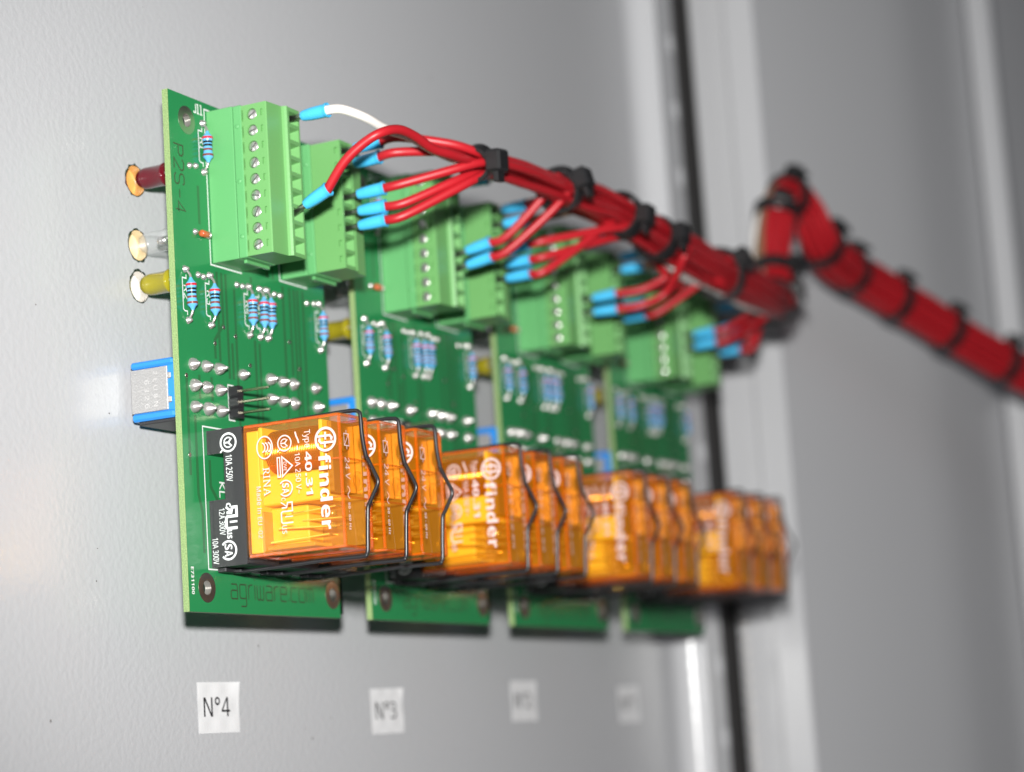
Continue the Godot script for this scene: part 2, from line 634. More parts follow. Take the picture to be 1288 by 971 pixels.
func build_cabinet() -> void:
	var door := structure("cabinet_door")
	tag(door, "light grey painted cabinet door carrying the circuit boards", "door")
	var rows := [101.0, 85.7, 76.0]
	var holes := []
	for k in 4:
		for y in rows:
			holes.append(Vector2(9.9 + PITCH * k, y))
	var f := Transform3D(Basis.IDENTITY, Vector3(0, 0, DOOR_Z))
	var b := MB.new()
	b.sheet(f, Vector2(-240, -150), Vector2(310.5, 330), holes, 4.2, 3.6, 1.6)
	# rounded bend into the lip
	var last := Vector2(310.5, DOOR_Z)
	var last_n := Vector3(0, 0, 1)
	for i in 10:
		var a := deg_to_rad(9.0 * (i + 1))
		var q := Vector2(310.5 + 8.0 * sin(a), DOOR_Z + 8.0 - 8.0 * cos(a))
		var qn := Vector3(-sin(a), 0, cos(a))
		var A := Vector3(last.x, -150, last.y)
		var B := Vector3(q.x, -150, q.y)
		var C := Vector3(q.x, 330, q.y)
		var D := Vector3(last.x, 330, last.y)
		b.tri(A, B, C, last_n, qn, qn)
		b.tri(A, C, D, last_n, qn, last_n)
		last = q
		last_n = qn
	b.quad(Vector3(318.5, -150, last.y), Vector3(318.5, 330, last.y), Vector3(318.5, 330, -7), Vector3(318.5, -150, -7), Vector3(-1, 0, 0))
	var behind := []
	for h in holes:
		behind.append(Vector2(310 - h.x, h.y))
	b.sheet(Transform3D(Basis(Vector3(-1, 0, 0), Vector3(0, 1, 0), Vector3(0, 0, -1)), Vector3(310, 0, DOOR_Z - 1.6)), Vector2(0, -150), Vector2(550, 330), behind, 4.2, 3.6, 0.0)
	part("panel", b, M.grey_paint, door)
	b = MB.new()
	b.box(Vector3(327, 90, -7.8), Vector3(16.9, 480, 1.6), 0.4)
	part("flange", b, M.grey_paint, door)
	b = MB.new()
	b.box(Vector3(0, 0, 0), Vector3(3.4, 7, 1.4), 0.5)
	var nub := b.done()  # nubs added in place of the bright spots along the flange
	for i in 17:
		var o := part("flange_nub", nub, M.grey_paint, door)
		o.position = Vector3(331.0, -110 + 25.0 * i, -6.4) * U
	# bare metal round the lamp holes, and discs coloured as outside light coming through
	var rng := RandomNumberGenerator.new()
	rng.seed = 5
	var rims := []
	for q in 3:
		b = MB.new()
		var inner := []
		var outer := []
		for i in 40:
			var a := TAU * i / 40
			inner.append(Vector2(cos(a), sin(a)) * 3.55)
			outer.append(Vector2(cos(a), sin(a)) * (3.75 + 0.5 * pow(rng.randf(), 3.0)))
		for i in 40:
			var j := (i + 1) % 40
			b.quad(Vector3(inner[i].x, inner[i].y, 0.06), Vector3(inner[j].x, inner[j].y, 0.06), Vector3(outer[j].x, outer[j].y, 0.02), Vector3(outer[i].x, outer[i].y, 0.02), Vector3(0, 0, 1))
		b.lathe([Vector2(3.55, -2.5), Vector2(3.55, 0.06)], Transform3D.IDENTITY, 32)
		rims.append(b.done())
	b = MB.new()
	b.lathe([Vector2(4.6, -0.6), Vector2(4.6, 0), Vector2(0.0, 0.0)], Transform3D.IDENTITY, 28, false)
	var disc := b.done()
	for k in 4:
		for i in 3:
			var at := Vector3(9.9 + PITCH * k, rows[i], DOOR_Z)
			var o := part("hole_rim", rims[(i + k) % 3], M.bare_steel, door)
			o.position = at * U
			o = part("outside_light_disc", disc, [M.outside_light_orange, M.outside_light_cream, M.outside_light_white][i], door)
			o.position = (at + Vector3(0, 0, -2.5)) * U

	# a little dust on the paint
	b = MB.new()
	for i in 60:
		var at := Vector3(rng.randf_range(-55, 300), rng.randf_range(-40, 190), DOOR_Z)
		var r := 0.1 + 0.22 * pow(rng.randf(), 3.0)
		b.lathe([Vector2(r, 0), Vector2(r * 0.8, r * 0.35), Vector2(0, r * 0.5)], Transform3D(Basis(Vector3(1.0 + rng.randf(), 0, 0), Vector3(0, 1, 0), Vector3(0, 0, 1)).rotated(Vector3(0, 0, 1), rng.randf() * PI), at), 6)
	var dust := part("dust", b, M.dust, door)
	dust.set_meta("kind", "stuff")

	var frame := structure("cabinet_frame")
	tag(frame, "light grey vertical cabinet frame profile beside the door", "frame")
	b = MB.new()
	b.box(Vector3(365, 90, -3), Vector3(10, 480, 14), 0.8)
	part("upright", b, M.grey_paint, frame)
	b = MB.new()
	b.box(Vector3(364, 90, 10.2), Vector3(12, 480, 12), 0.8)
	part("upright", b, M.grey_paint, frame)
	b = MB.new()
	b.box(Vector3(354, 90, -18), Vector3(31, 480, 14), 1.5)
	part("gasket", b, M.gasket_rubber, frame)
	b = MB.new()
	b.lathe([Vector2(1.6, 0), Vector2(1.4, 0.7), Vector2(0.8, 1.2), Vector2(0, 1.35)], Transform3D(Basis(Vector3(0, 0, 1), Vector3(0, 1, 0), Vector3(-1, 0, 0)), Vector3.ZERO), 12)
	var glint_dome := b.done()  # domes added to catch the flash, in place of a shiny hole row
	for i in 26:
		var o := part("glint_dome", glint_dome, M.bare_steel, frame)
		o.position = Vector3(359.99, 15 - 5.0 * i, -7.4) * U

	var pan := structure("cabinet_panel")
	tag(pan, "grey cabinet side panel behind the hanging wire bundle", "panel")
	b = MB.new()
	var prof := [Vector2(358.6, 16.5), Vector2(436, 41.0), Vector2(450, 45.2), Vector2(464, 48.4), Vector2(514, 57.0)]  # same paint as the door, tilted from the flash so it shades darker
	for i in prof.size() - 1:
		var d: Vector2 = (prof[i + 1] - prof[i]).normalized()
		var d0: Vector2 = d if i == 0 else (prof[i] - prof[i - 1]).normalized()
		var d2: Vector2 = d if i == prof.size() - 2 else (prof[i + 2] - prof[i + 1]).normalized()
		var n0 := Vector3(-(d0.y + d.y), 0, d0.x + d.x).normalized()
		var n1 := Vector3(-(d2.y + d.y), 0, d2.x + d.x).normalized()
		var A := Vector3(prof[i].x, -150, prof[i].y)
		var B := Vector3(prof[i + 1].x, -150, prof[i + 1].y)
		var A2 := Vector3(prof[i].x, 330, prof[i].y)
		var B2 := Vector3(prof[i + 1].x, 330, prof[i + 1].y)
		b.tri(A, B, B2, n0, n1, n1)
		b.tri(A, B2, A2, n0, n1, n0)
	part("side_sheet", b, M.grey_paint, pan)
	b = MB.new()
	b.box(Vector3(520, 90, 62.5), Vector3(10, 480, 11), 1.5)
	part("fold", b, M.grey_paint, pan)
	b = MB.new()
	b.prism(PackedVector2Array([Vector2(525, 64), Vector2(620, 84), Vector2(620, 86), Vector2(525, 66)]), Transform3D(Basis(Vector3(1, 0, 0), Vector3(0, 0, 1), Vector3(0, -1, 0)), Vector3(0, 330, 0)), 0.0, 480.0)
	part("side_sheet", b, M.grey_paint, pan)


# ------------------------------------------------------------------ circuit boards

func build_boards() -> void:
	var board := thing("circuit_board", Vector3.ZERO)
	var holes := [Vector2(7, 111.7), Vector2(60.4, 111.7), Vector2(7, 5.4), Vector2(60.4, 5.4)]
	var I := Transform3D.IDENTITY
	# substrate: edges, back and hole walls
	var b := MB.new()
	var W := BOARD_W
	var H := BOARD_H
	b.quad(Vector3(0, 0, -1.6), Vector3(0, H, -1.6), Vector3(0, H, -0.03), Vector3(0, 0, -0.03), Vector3(-1, 0, 0))
	b.quad(Vector3(W, 0, -1.6), Vector3(W, H, -1.6), Vector3(W, H, -0.03), Vector3(W, 0, -0.03), Vector3(1, 0, 0))
	b.quad(Vector3(0, 0, -1.6), Vector3(W, 0, -1.6), Vector3(W, 0, -0.03), Vector3(0, 0, -0.03), Vector3(0, -1, 0))
	b.quad(Vector3(0, H, -1.6), Vector3(W, H, -1.6), Vector3(W, H, -0.03), Vector3(0, H, -0.03), Vector3(0, 1, 0))
	part("substrate", b, M.board_edge, board)
	b = MB.new()
	b.sheet(I, Vector2(0, 0), Vector2(W, H), holes, 4.5, 1.62, 0.0)
	var rear := Transform3D(Basis(Vector3(-1, 0, 0), Vector3(0, 1, 0), Vector3(0, 0, -1)), Vector3(W, 0, -1.6))
	b.sheet(rear, Vector2(0, 0), Vector2(W, H), [Vector2(W - 60.4, 111.7), Vector2(W - 7, 111.7), Vector2(W - 60.4, 5.4), Vector2(W - 7, 5.4)], 2.6, 1.62, 0.0)
	part("solder_mask", b, M.solder_mask, board)
	b = MB.new()
	b.lathe([Vector2(1.6, -1.6), Vector2(1.6, 0.04)], I, 24)
	b.lathe([Vector2(3.3, 0.0), Vector2(3.3, 0.035), Vector2(1.6, 0.035)], I, 32, false)
	var eyelet := b.done()
	for h in holes:
		var o := part("mounting_ring", eyelet, M.tinned_ring, board)
		o.position = Vector3(h.x, h.y, 0) * U
	# copper tracks that show dark through the mask
	b = MB.new()
	var z := 0
	for t in [
		[10.4, 97, 10.4, 88], [16.4, 78, 16.4, 60, 16.4, 57], [18.3, 78, 18.3, 66, 14.5, 61.8, 14.5, 57.5], [20.0, 78, 20.0, 53.5], [23.4, 75, 23.4, 43],
		[21.6, 62, 21.6, 53.5], [30.8, 79, 30.8, 77.5], [31.3, 64, 31.3, 43], [33.2, 63.5, 33.2, 43], [44.6, 79, 44.6, 43], [47.6, 79, 47.6, 57.5],
		[49.6, 79, 49.6, 43], [51.2, 79, 51.2, 43], [53.6, 79, 53.6, 43], [2.6, 52, 2.6, 43, 2.6, 30], [5.3, 43.6, 5.3, 26, 6.6, 22, 6.6, 13], [10.2, 34, 10.2, 28, 13, 24.8],
		[7.6, 53, 7.6, 47.5], [12.5, 53, 12.5, 47.5], [40.5, 116, 40.5, 80], [38, 116, 38, 80],
	]:
		var q := []
		for i in range(0, t.size(), 2):
			q.append(Vector2(t[i], t[i + 1]))
		b.ribbon(q, 0.95, I, false, 0.012 + 0.003 * (z % 3))
		z += 1
	part("copper_track", b, M.trace_under_mask, board)
	# white legend
	b = MB.new()
	var S := Transform3D(Basis.IDENTITY, Vector3(0, 0, 0.03))
	b.ribbon([Vector2(16.5, 115.9), Vector2(14.25, 115.9), Vector2(14.25, 79.3), Vector2(27, 79.3)], 0.36, S)
	b.ribbon([Vector2(45, 113), Vector2(43.5, 113), Vector2(43.5, 80.2), Vector2(56, 80.2)], 0.36, S)
	b.ribbon([Vector2(21.4, 52.0), Vector2(18.9, 52.0), Vector2(18.9, 43.9), Vector2(21.4, 43.9)], 0.3, S)
	for i in 3:
		var x0 := RX - 1.6 + RP * i
		b.ribbon([Vector2(x0 + 16, 41.4), Vector2(x0, 41.4), Vector2(x0, 9.5), Vector2(x0 + 16, 9.5)], 0.32, S)
		var fk := Transform3D(Basis(Vector3(0, -1, 0), Vector3(1, 0, 0), Vector3(0, 0, 1)), Vector3(x0 + 5.7, 29.2, 0.03))
		drawn(b, "KL" + str(i + 1), 2.3, 0.34, fk)
	for r in RES:
		var cx: float = r.x
		var cy: float = r.y - 5.8
		b.ribbon([Vector2(cx, cy + 4.6), Vector2(cx, cy + 3.75), Vector2(cx - 1.5, cy + 3.75), Vector2(cx - 1.5, cy - 3.4), Vector2(cx - 1.0, cy - 3.75), Vector2(cx, cy - 3.75), Vector2(cx, cy - 4.6)], 0.3, S)
		var fr := Transform3D(Basis(Vector3(0, -1, 0), Vector3(1, 0, 0), Vector3(0, 0, 1)), Vector3(cx - 1.1, cy + 2.0, 0.03))
		drawn(b, "R" + ["1", "2", "3", "4"][RES.find(r) % 4], 1.9, 0.26, fr)
	drawn(b, "J11", 2.1, 0.36, Transform3D(Basis.IDENTITY, Vector3(10.0, 114.3, 0.03)), 5.2)
	var fe := Transform3D(Basis(Vector3(0, -1, 0), Vector3(1, 0, 0), Vector3(0, 0, 1)), Vector3(1.1, 9.8, 0.03))
	b.lettering("E731100", sans_bold, 6.0, 1.05, fe)
	part("legend", b, M.silk_white, board)
	b = MB.new()
	var fp := Transform3D(Basis(Vector3(0, -1, 0), Vector3(1, 0, 0), Vector3(0, 0, 1)), Vector3(1.3, 105.2, 0.03))
	drawn(b, "P2S-4", 3.7, 0.36, fp, 5.5)
	part("part_number", b, M.dull_copper, board)
	b = MB.new()
	drawn(b, "agriware.com", 4.9, 0.3, Transform3D(Basis.IDENTITY, Vector3(16.4, 3.3, 0.03)), 5.5, 0.79)
	part("copper_lettering", b, M.dull_copper, board)

	# solder joints
	b = MB.new()
	b.lathe([Vector2(1.5, 0), Vector2(1.46, 0.4), Vector2(1.22, 1.0), Vector2(0.85, 1.5), Vector2(0.52, 1.95), Vector2(0.36, 2.3), Vector2(0.2, 2.5), Vector2(0, 2.54)], I, 18)
	var cone := b.done()
	for p in [[5.1, 55.1], [10.1, 55.2], [15.1, 55.2], [5.1, 50.3], [10.1, 50.4], [15.1, 50.3], [5.1, 45.5], [10.2, 45.5], [15.2, 45.5], [25.2, 55.1], [36.8, 55.4], [41.9, 55.4], [47.1, 55.4], [36.6, 50.6], [41.8, 50.6], [47.2, 50.7], [57.0, 55.5], [57.4, 50.9]]:
		var o := part("solder_joint", cone, M.solder_tin, board)
		o.position = Vector3(p[0], p[1], 0) * U
		o.rotation.z = p[0] * 3.1 + p[1]
		o.scale = Vector3(1, 1, 0.85 + 0.3 * fposmod(sin(p[0] * 7.3 + p[1] * 3.1) * 43.7, 1.0))
	b = MB.new()
	b.lathe([Vector2(0.78, 0), Vector2(0.7, 0.3), Vector2(0.45, 0.6), Vector2(0.25, 0.85), Vector2(0, 0.9)], I, 14)
	var dome := b.done()
	for p in [[8.8, 76.0], [10.9, 75.9], [24.5, 76.2], [26.9, 76.2], [40.6, 76.4], [43.1, 76.4], [55.3, 76.4], [58.6, 76.8], [7.3, 101.1], [9.7, 101.5], [8.4, 85.9]]:
		var o := part("solder_dot", dome, M.solder_tin, board)
		o.position = Vector3(p[0], p[1], 0) * U
	b = MB.new()
	b.lathe([Vector2(0.55, 0), Vector2(0.5, 0.08), Vector2(0.3, 0.1), Vector2(0.25, 0.02), Vector2(0, 0.02)], I, 12)
	var via := b.done()
	for p in [[18.4, 65.3], [14.6, 61.1], [28.8, 57.7], [50.6, 59.5], [23.1, 63.8], [46.5, 65.6], [2.6, 34.5], [2.6, 52.3]]:
		var o := part("via", via, M.tinned_ring, board)
		o.position = Vector3(p[0], p[1], 0.01) * U

	# resistors
	var ry := Transform3D(Basis(Vector3(0, 0, 1), Vector3(1, 0, 0), Vector3(0, 1, 0)), Vector3.ZERO)   # lathe axis along y
	b = MB.new()
	b.lathe([Vector2(0.3, -3.75), Vector2(0.42, -3.4), Vector2(0.7, -2.95), Vector2(1.14, -2.5), Vector2(1.24, -2.1), Vector2(1.18, -1.65), Vector2(1.05, -1.3), Vector2(1.05, 1.3), Vector2(1.18, 1.65), Vector2(1.24, 2.1), Vector2(1.14, 2.5), Vector2(0.7, 2.95), Vector2(0.42, 3.4), Vector2(0.3, 3.75)], ry, 18)
	var res_body := b.done()
	var bands := []
	for q in [[2.05, 1.235], [1.05, 1.05], [0.25, 1.05], [-0.75, 1.05], [-2.05, 1.235]]:
		b = MB.new()
		b.lathe([Vector2(q[1] - 0.1, q[0] - 0.27), Vector2(q[1] + 0.025, q[0] - 0.26), Vector2(q[1] + 0.025, q[0] + 0.26), Vector2(q[1] - 0.1, q[0] + 0.27)], ry, 18, false)
		bands.append(b.done())
	b = MB.new()
	var lp := PackedVector3Array()
	for i in 7:
		var t := i / 6.0
		lp.append(Vector3(0.12 * sin(t * 3.0), 3.5 + 2.3 * t, -1.35 * t * t))
	b.tube(lp, 0.3, 8)
	b.lathe([Vector2(0.9, 0), Vector2(0.8, 0.3), Vector2(0.5, 0.75), Vector2(0.33, 1.1), Vector2(0, 1.2)], Transform3D(Basis.IDENTITY, Vector3(0, 5.8, -1.4)), 12)
	var lead_top := b.done()
	b = MB.new()
	lp = PackedVector3Array()
	for i in 7:
		var t := i / 6.0
		lp.append(Vector3(-0.12 * sin(t * 3.0), -3.5 - 2.3 * t, -1.35 * t * t))
	b.tube(lp, 0.3, 8)
	b.lathe([Vector2(0.9, 0), Vector2(0.8, 0.3), Vector2(0.5, 0.75), Vector2(0.33, 1.1), Vector2(0, 1.2)], Transform3D(Basis.IDENTITY, Vector3(0, -5.8, -1.4)), 12)
	var lead_bottom := b.done()
	for r in RES:
		var o := sub("resistor", board, Vector3(r.x, r.y - 5.8, 1.4))
		part("body", res_body, M.resistor_blue, o)
		for k in 5:
			part("colour_band", bands[k], [M.band_red, M.band_black, M.band_black, M.band_brown, M.band_brown][k], o)
		part("lead", lead_top, M.solder_tin, o)
		part("lead", lead_bottom, M.solder_tin, o)
	# glass diode
	var dx := Transform3D(Basis(Vector3(0, 1, 0), Vector3(0, 0, 1), Vector3(1, 0, 0)), Vector3(10.9, 85.7, 0.9))
	var dio := sub("diode", board)
	b = MB.new()
	b.lathe([Vector2(0, -1.5), Vector2(0.6, -1.45), Vector2(0.8, -1.1), Vector2(0.8, 1.1), Vector2(0.6, 1.45), Vector2(0, 1.5)], dx, 14)
	part("glass_body", b, M.diode_glass, dio)
	b = MB.new()
	b.lathe([Vector2(0.7, 1.35), Vector2(0.85, 1.2), Vector2(0.75, 2.0), Vector2(0.3, 2.3), Vector2(0, 2.3)], dx, 12)
	part("lead", b, M.solder_tin, dio)

	# three pin header
	var ph := sub("pin_header", board, Vector3(20.2, 47.85, 0))
	for k in 3:
		b = MB.new()
		var poly := PackedVector2Array([Vector2(-1.25, -0.85), Vector2(-0.85, -1.24), Vector2(0.85, -1.24), Vector2(1.25, -0.85), Vector2(1.25, 0.85), Vector2(0.85, 1.24), Vector2(-0.85, 1.24), Vector2(-1.25, 0.85)])
		b.prism(poly, Transform3D(Basis.IDENTITY, Vector3(0, 2.54 * (1 - k), 0)), 0.0, 2.5)
		part("spacer_block", b, M.black_plastic, ph)
		b = MB.new()
		b.box(Vector3(0, 2.54 * (1 - k), 5.6), Vector3(0.64, 0.64, 8.6), 0.12)
		b.prism(PackedVector2Array([Vector2(-0.2, -0.2), Vector2(0.2, -0.2), Vector2(0.2, 0.2), Vector2(-0.2, 0.2)]), Transform3D(Basis.IDENTITY, Vector3(0, 2.54 * (1 - k), 0)), 9.9, 10.3)
		part("pin", b, M.pin_metal, ph)

	# terminal headers, soldered: shrouds that the plugs sit in
	for q in [[15.0, 27.2, 79.7, 115.5], [44.6, 57.2, 80.6, 112.7]]:
		var hd := sub("terminal_header", board)
		b = MB.new()
		b.box(Vector3((q[0] + q[1]) / 2, (q[2] + q[3]) / 2, 3.55), Vector3(q[1] - q[0], q[3] - q[2], 7.1), 0.15)
		b.box(Vector3((q[0] + q[1]) / 2 + 0.05, (q[2] + q[3]) / 2, 8.25), Vector3(q[1] - q[0] - 0.2, q[3] - q[2] - 0.1, 2.2), 0.2)
		part("shroud", b, M.header_green, hd)
		b = MB.new()
		for y in [q[2] + 5.0, q[3] - 5.0, (q[2] + q[3]) / 2]:
			b.lathe([Vector2(0.55, 0), Vector2(0.45, 0.12), Vector2(0, 0.14)], Transform3D(Basis(Vector3(0, 0, 1), Vector3(0, 1, 0), Vector3(-1, 0, 0)), Vector3(q[0] + 0.05, y, 8.2)), 10)
		part("moulding_mark", b, M.header_green, hd)
		b = MB.new()
		b.box(Vector3((q[0] + q[1]) / 2 + 1.0, q[2] - 0.35, 7.4), Vector3(q[1] - q[0] - 2.5, 0.8, 0.8), 0.1)
		part("lower_lip", b, M.header_green, hd)

	# relay sockets
	for i in 3:
		var so := sub("relay_socket", board, Vector3(RX - 0.2 + RP * i, 0, 0))
		b = MB.new()
		var fs := Transform3D(Basis(Vector3(0, 1, 0), Vector3(0, 0, 1), Vector3(1, 0, 0)), Vector3.ZERO)   # xy of the polygon are y and z, extruded along x
		b.prism(PackedVector2Array([Vector2(9.8, 0.02), Vector2(24.7, 0.02), Vector2(24.7, 4.3), Vector2(35, 4.3), Vector2(35, 0.02), Vector2(40.4, 0.02), Vector2(40.4, 9.1), Vector2(40.1, 9.35), Vector2(10.1, 9.35), Vector2(9.8, 9.1)]), fs, 0.0, 12.8)
		b.box(Vector3(6.4, 9.4, 1.2), Vector3(9.0, 1.2, 2.2), 0.2)
		part("socket_body", b, M.black_plastic, so)
		b = MB.new()
		var fx := Transform3D(Basis(Vector3(0, -1, 0), Vector3(0, 0, 1), Vector3(-1, 0, 0)), Vector3(-0.03, 41.0, 0))   # u = 41 - y, v = z
		emblem_y(b, fx, Vector2(41 - 37.2, 5.7), 2.0, 0.42)
		b.lettering("10A 250V", sans, 5.9, 1.7, fx.translated_local(Vector3(41 - 34.4, 4.8, 0)))
		b.lettering("c", sans_bold, 0.9, 1.2, fx.translated_local(Vector3(41 - 23.75, 4.4, 0)))
		emblem_ru(b, fx, Vector2(41 - 23.0, 4.3), 5.0, 3.0, 0.62)
		b.lettering("us", sans_bold, 1.9, 1.35, fx.translated_local(Vector3(41 - 17.75, 4.3, 0)))
		b.lettering("12A 300V", sans, 5.9, 1.5, fx.translated_local(Vector3(41 - 22.7, 2.45, 0)))
		emblem_sa(b, fx, Vector2(41 - 13.3, 4.55), 2.0, 0.45)
		b.lettering("10A 300V", sans, 5.8, 1.5, fx.translated_local(Vector3(41 - 16.3, 0.4, 0)))
		part("socket_print", b, M.print_white, so)

	# lamps on the door side, from the board to the holes in the door
	var lz := Transform3D(Basis(Vector3(-1, 0, 0), Vector3(0, 1, 0), Vector3(0, 0, -1)), Vector3.ZERO)   # lathe axis towards the door
	b = MB.new()
	b.lathe([Vector2(0, 7.6), Vector2(2.75, 7.6), Vector2(2.75, 8.4), Vector2(2.5, 8.65), Vector2(2.5, 13.2), Vector2(2.38, 14.2), Vector2(2.0, 15.2), Vector2(1.3, 15.9), Vector2(0.6, 16.2), Vector2(0, 16.25)], lz, 26)
	var bulb := b.done()
	b = MB.new()
	b.lathe([Vector2(0, 8.4), Vector2(1.0, 8.5), Vector2(1.0, 10.6), Vector2(0.4, 11.2), Vector2(0, 11.2)], lz, 12)
	var core := b.done()
	b = MB.new()
	b.box(Vector3(-1.27, 0, -4.6), Vector3(0.5, 0.5, 6.4))
	b.box(Vector3(1.27, 0, -4.6), Vector3(0.5, 0.5, 6.4))
	var legs := b.done()
	for q in [[101.0, "lamp_red", "lamp_core_red"], [85.7, "lamp_clear", "bare_steel"], [76.0, "lamp_yellow", "lamp_core_yellow"]]:
		var o := sub("indicator_lamp", board, Vector3(9.9, q[0], 0))
		part("bulb", bulb, M[q[1]], o)
		part("core", core, M[q[2]], o)
		part("lead_pair", legs, M.solder_tin, o)

	# blue switch on the door side
	var sw := sub("toggle_switch", board)
	b = MB.new()
	b.box(Vector3(10.0, 50.2, -4.6), Vector3(13.8, 13.2, 5.8), 0.3)
	b.box(Vector3(9.8, 56.2, -9.4), Vector3(14.6, 1.6, 11.4), 0.45)
	b.box(Vector3(9.8, 44.4, -9.4), Vector3(14.6, 1.8, 11.4), 0.45)
	b.box(Vector3(10.2, 50.2, -9.4), Vector3(14.0, 10.4, 10.8), 0.2)
	part("housing", b, M.switch_blue, sw)
	b = MB.new()
	b.box(Vector3(2.95, 50.3, -10.2), Vector3(0.5, 9.9, 9.8), 0.12)
	b.box(Vector3(9.6, 50.3, -15.2), Vector3(13.0, 9.9, 0.4), 0.1)
	part("steel_cover", b, M.stamped_plate, sw)
	b = MB.new()
	for y in [53.0, 47.6]:
		b.box(Vector3(2.9, y, -4.9), Vector3(0.5, 1.5, 1.1), 0.2)
	part("cover_tab", b, M.bare_steel, sw)
	b = MB.new()
	var fm := Transform3D(Basis(Vector3(0, -1, 0), Vector3(0, 0, 1), Vector3(-1, 0, 0)), Vector3(2.68, 55.0, -15.0))
	b.lettering("2 E U 8 N", sans, 8.0, 1.1, fm.translated_local(Vector3(0.6, 6.0, 0)))
	b.lettering("6 3 2 6", sans, 6.4, 1.2, fm.translated_local(Vector3(2.4, 3.6, 0)))
	part("stamped_number", b, M.stamp_mark, sw)
	b = MB.new()
	b.box(Vector3(10.2, 43.2, -8.0), Vector3(13.0, 0.9, 12.0), 0.2)
	part("lower_cap", b, M.black_plastic, sw)

	var rng := RandomNumberGenerator.new()
	rng.seed = 41
	for k in 4:
		var o: Node3D = board if k == 0 else copy(board, "circuit_board", Vector3(PITCH * k, 0, 0))
		tag(o, "green circuit board, %s of the row on the door, above sticker %s" % [PLACE[k], STICKER[k]], "circuit board", "circuit boards in a row on the door")
		for c in o.get_children():
			if str(c.name).begins_with("resistor"):
				c.rotation.z = rng.randf_range(-0.06, 0.06)
				c.rotation.y = rng.randf_range(-1.5, 1.5) * 0.1
				c.position += Vector3(rng.randf_range(-0.15, 0.15), rng.randf_range(-0.15, 0.15), 0.0) * U
			elif str(c.name).begins_with("solder_joint"):
				c.scale = Vector3(rng.randf_range(0.9, 1.1), rng.randf_range(0.9, 1.1), rng.randf_range(0.75, 1.15))
				c.rotation.z = rng.randf() * TAU


const RES := [Vector2(13.0, 112.4), Vector2(4.05, 76.5), Vector2(13.1, 76.6), Vector2(29.0, 76.6), Vector2(33.8, 76.6), Vector2(37.0, 76.8), Vector2(60.6, 76.9)]


# a ring with a forked mark and a tail
func emblem_y(b: MB, f: Transform3D, c: Vector2, r: float, w: float) -> void:
	b.ribbon(ring_pts(c, r, r, 28), w, f, true)
	b.ribbon([c + Vector2(0.0, -0.62) * r, c, c + Vector2(0.45, 0.45) * r], w * 0.9, f, false, 0.004)
	b.ribbon([c + Vector2(0.02, 0.02) * r, c + Vector2(-0.45, 0.45) * r], w * 0.9, f, false, 0.008)
	b.ribbon(arc(c, r * 0.55, r * 0.55, 150, 255, 8), w * 0.7, f, false, 0.012)
	b.ribbon(arc(c, r * 0.55, r * 0.55, -75, 30, 8), w * 0.7, f, false, 0.012)
	b.ribbon([c + Vector2(0.75, -0.75) * r, c + Vector2(1.05, -1.1) * r], w * 0.8, f, false, 0.004)


# a reversed R joined to a U, slanted
func emblem_ru(b: MB, f: Transform3D, o: Vector2, w: float, h: float, s: float) -> void:
	var p := func(x: float, y: float) -> Vector2:
		return o + Vector2(x * w, y * h)
	b.ribbon([p.call(0.28, 0.05), p.call(0.28, 0.45), p.call(0.06, 0.55), p.call(0.06, 0.92), p.call(0.45, 0.92), p.call(0.45, 0.1), p.call(0.5, 0.0), p.call(0.92, 0.0), p.call(0.98, 0.1), p.call(0.98, 0.95)], s, f)
	b.ribbon([p.call(0.2, 0.4), p.call(0.02, 0.0)], s * 0.8, f, false, 0.004)
	b.ribbon([p.call(0.7, 0.3), p.call(0.7, 0.95)], s * 0.7, f, false, 0.004)


# an open ring round two letters
func emblem_sa(b: MB, f: Transform3D, c: Vector2, r: float, w: float) -> void:
	b.ribbon(arc(c, r, r, -50, 230, 26), w, f)
	b.lettering("S", sans_bold, r * 0.62, r * 1.0, f.translated_local(Vector3(c.x - r * 0.68, c.y - r * 0.5, 0.004)))
	b.lettering("A", sans_bold, r * 0.66, r * 1.0, f.translated_local(Vector3(c.x + r * 0.02, c.y - r * 0.5, 0.004)))


# ------------------------------------------------------------------ relays and their wire clips

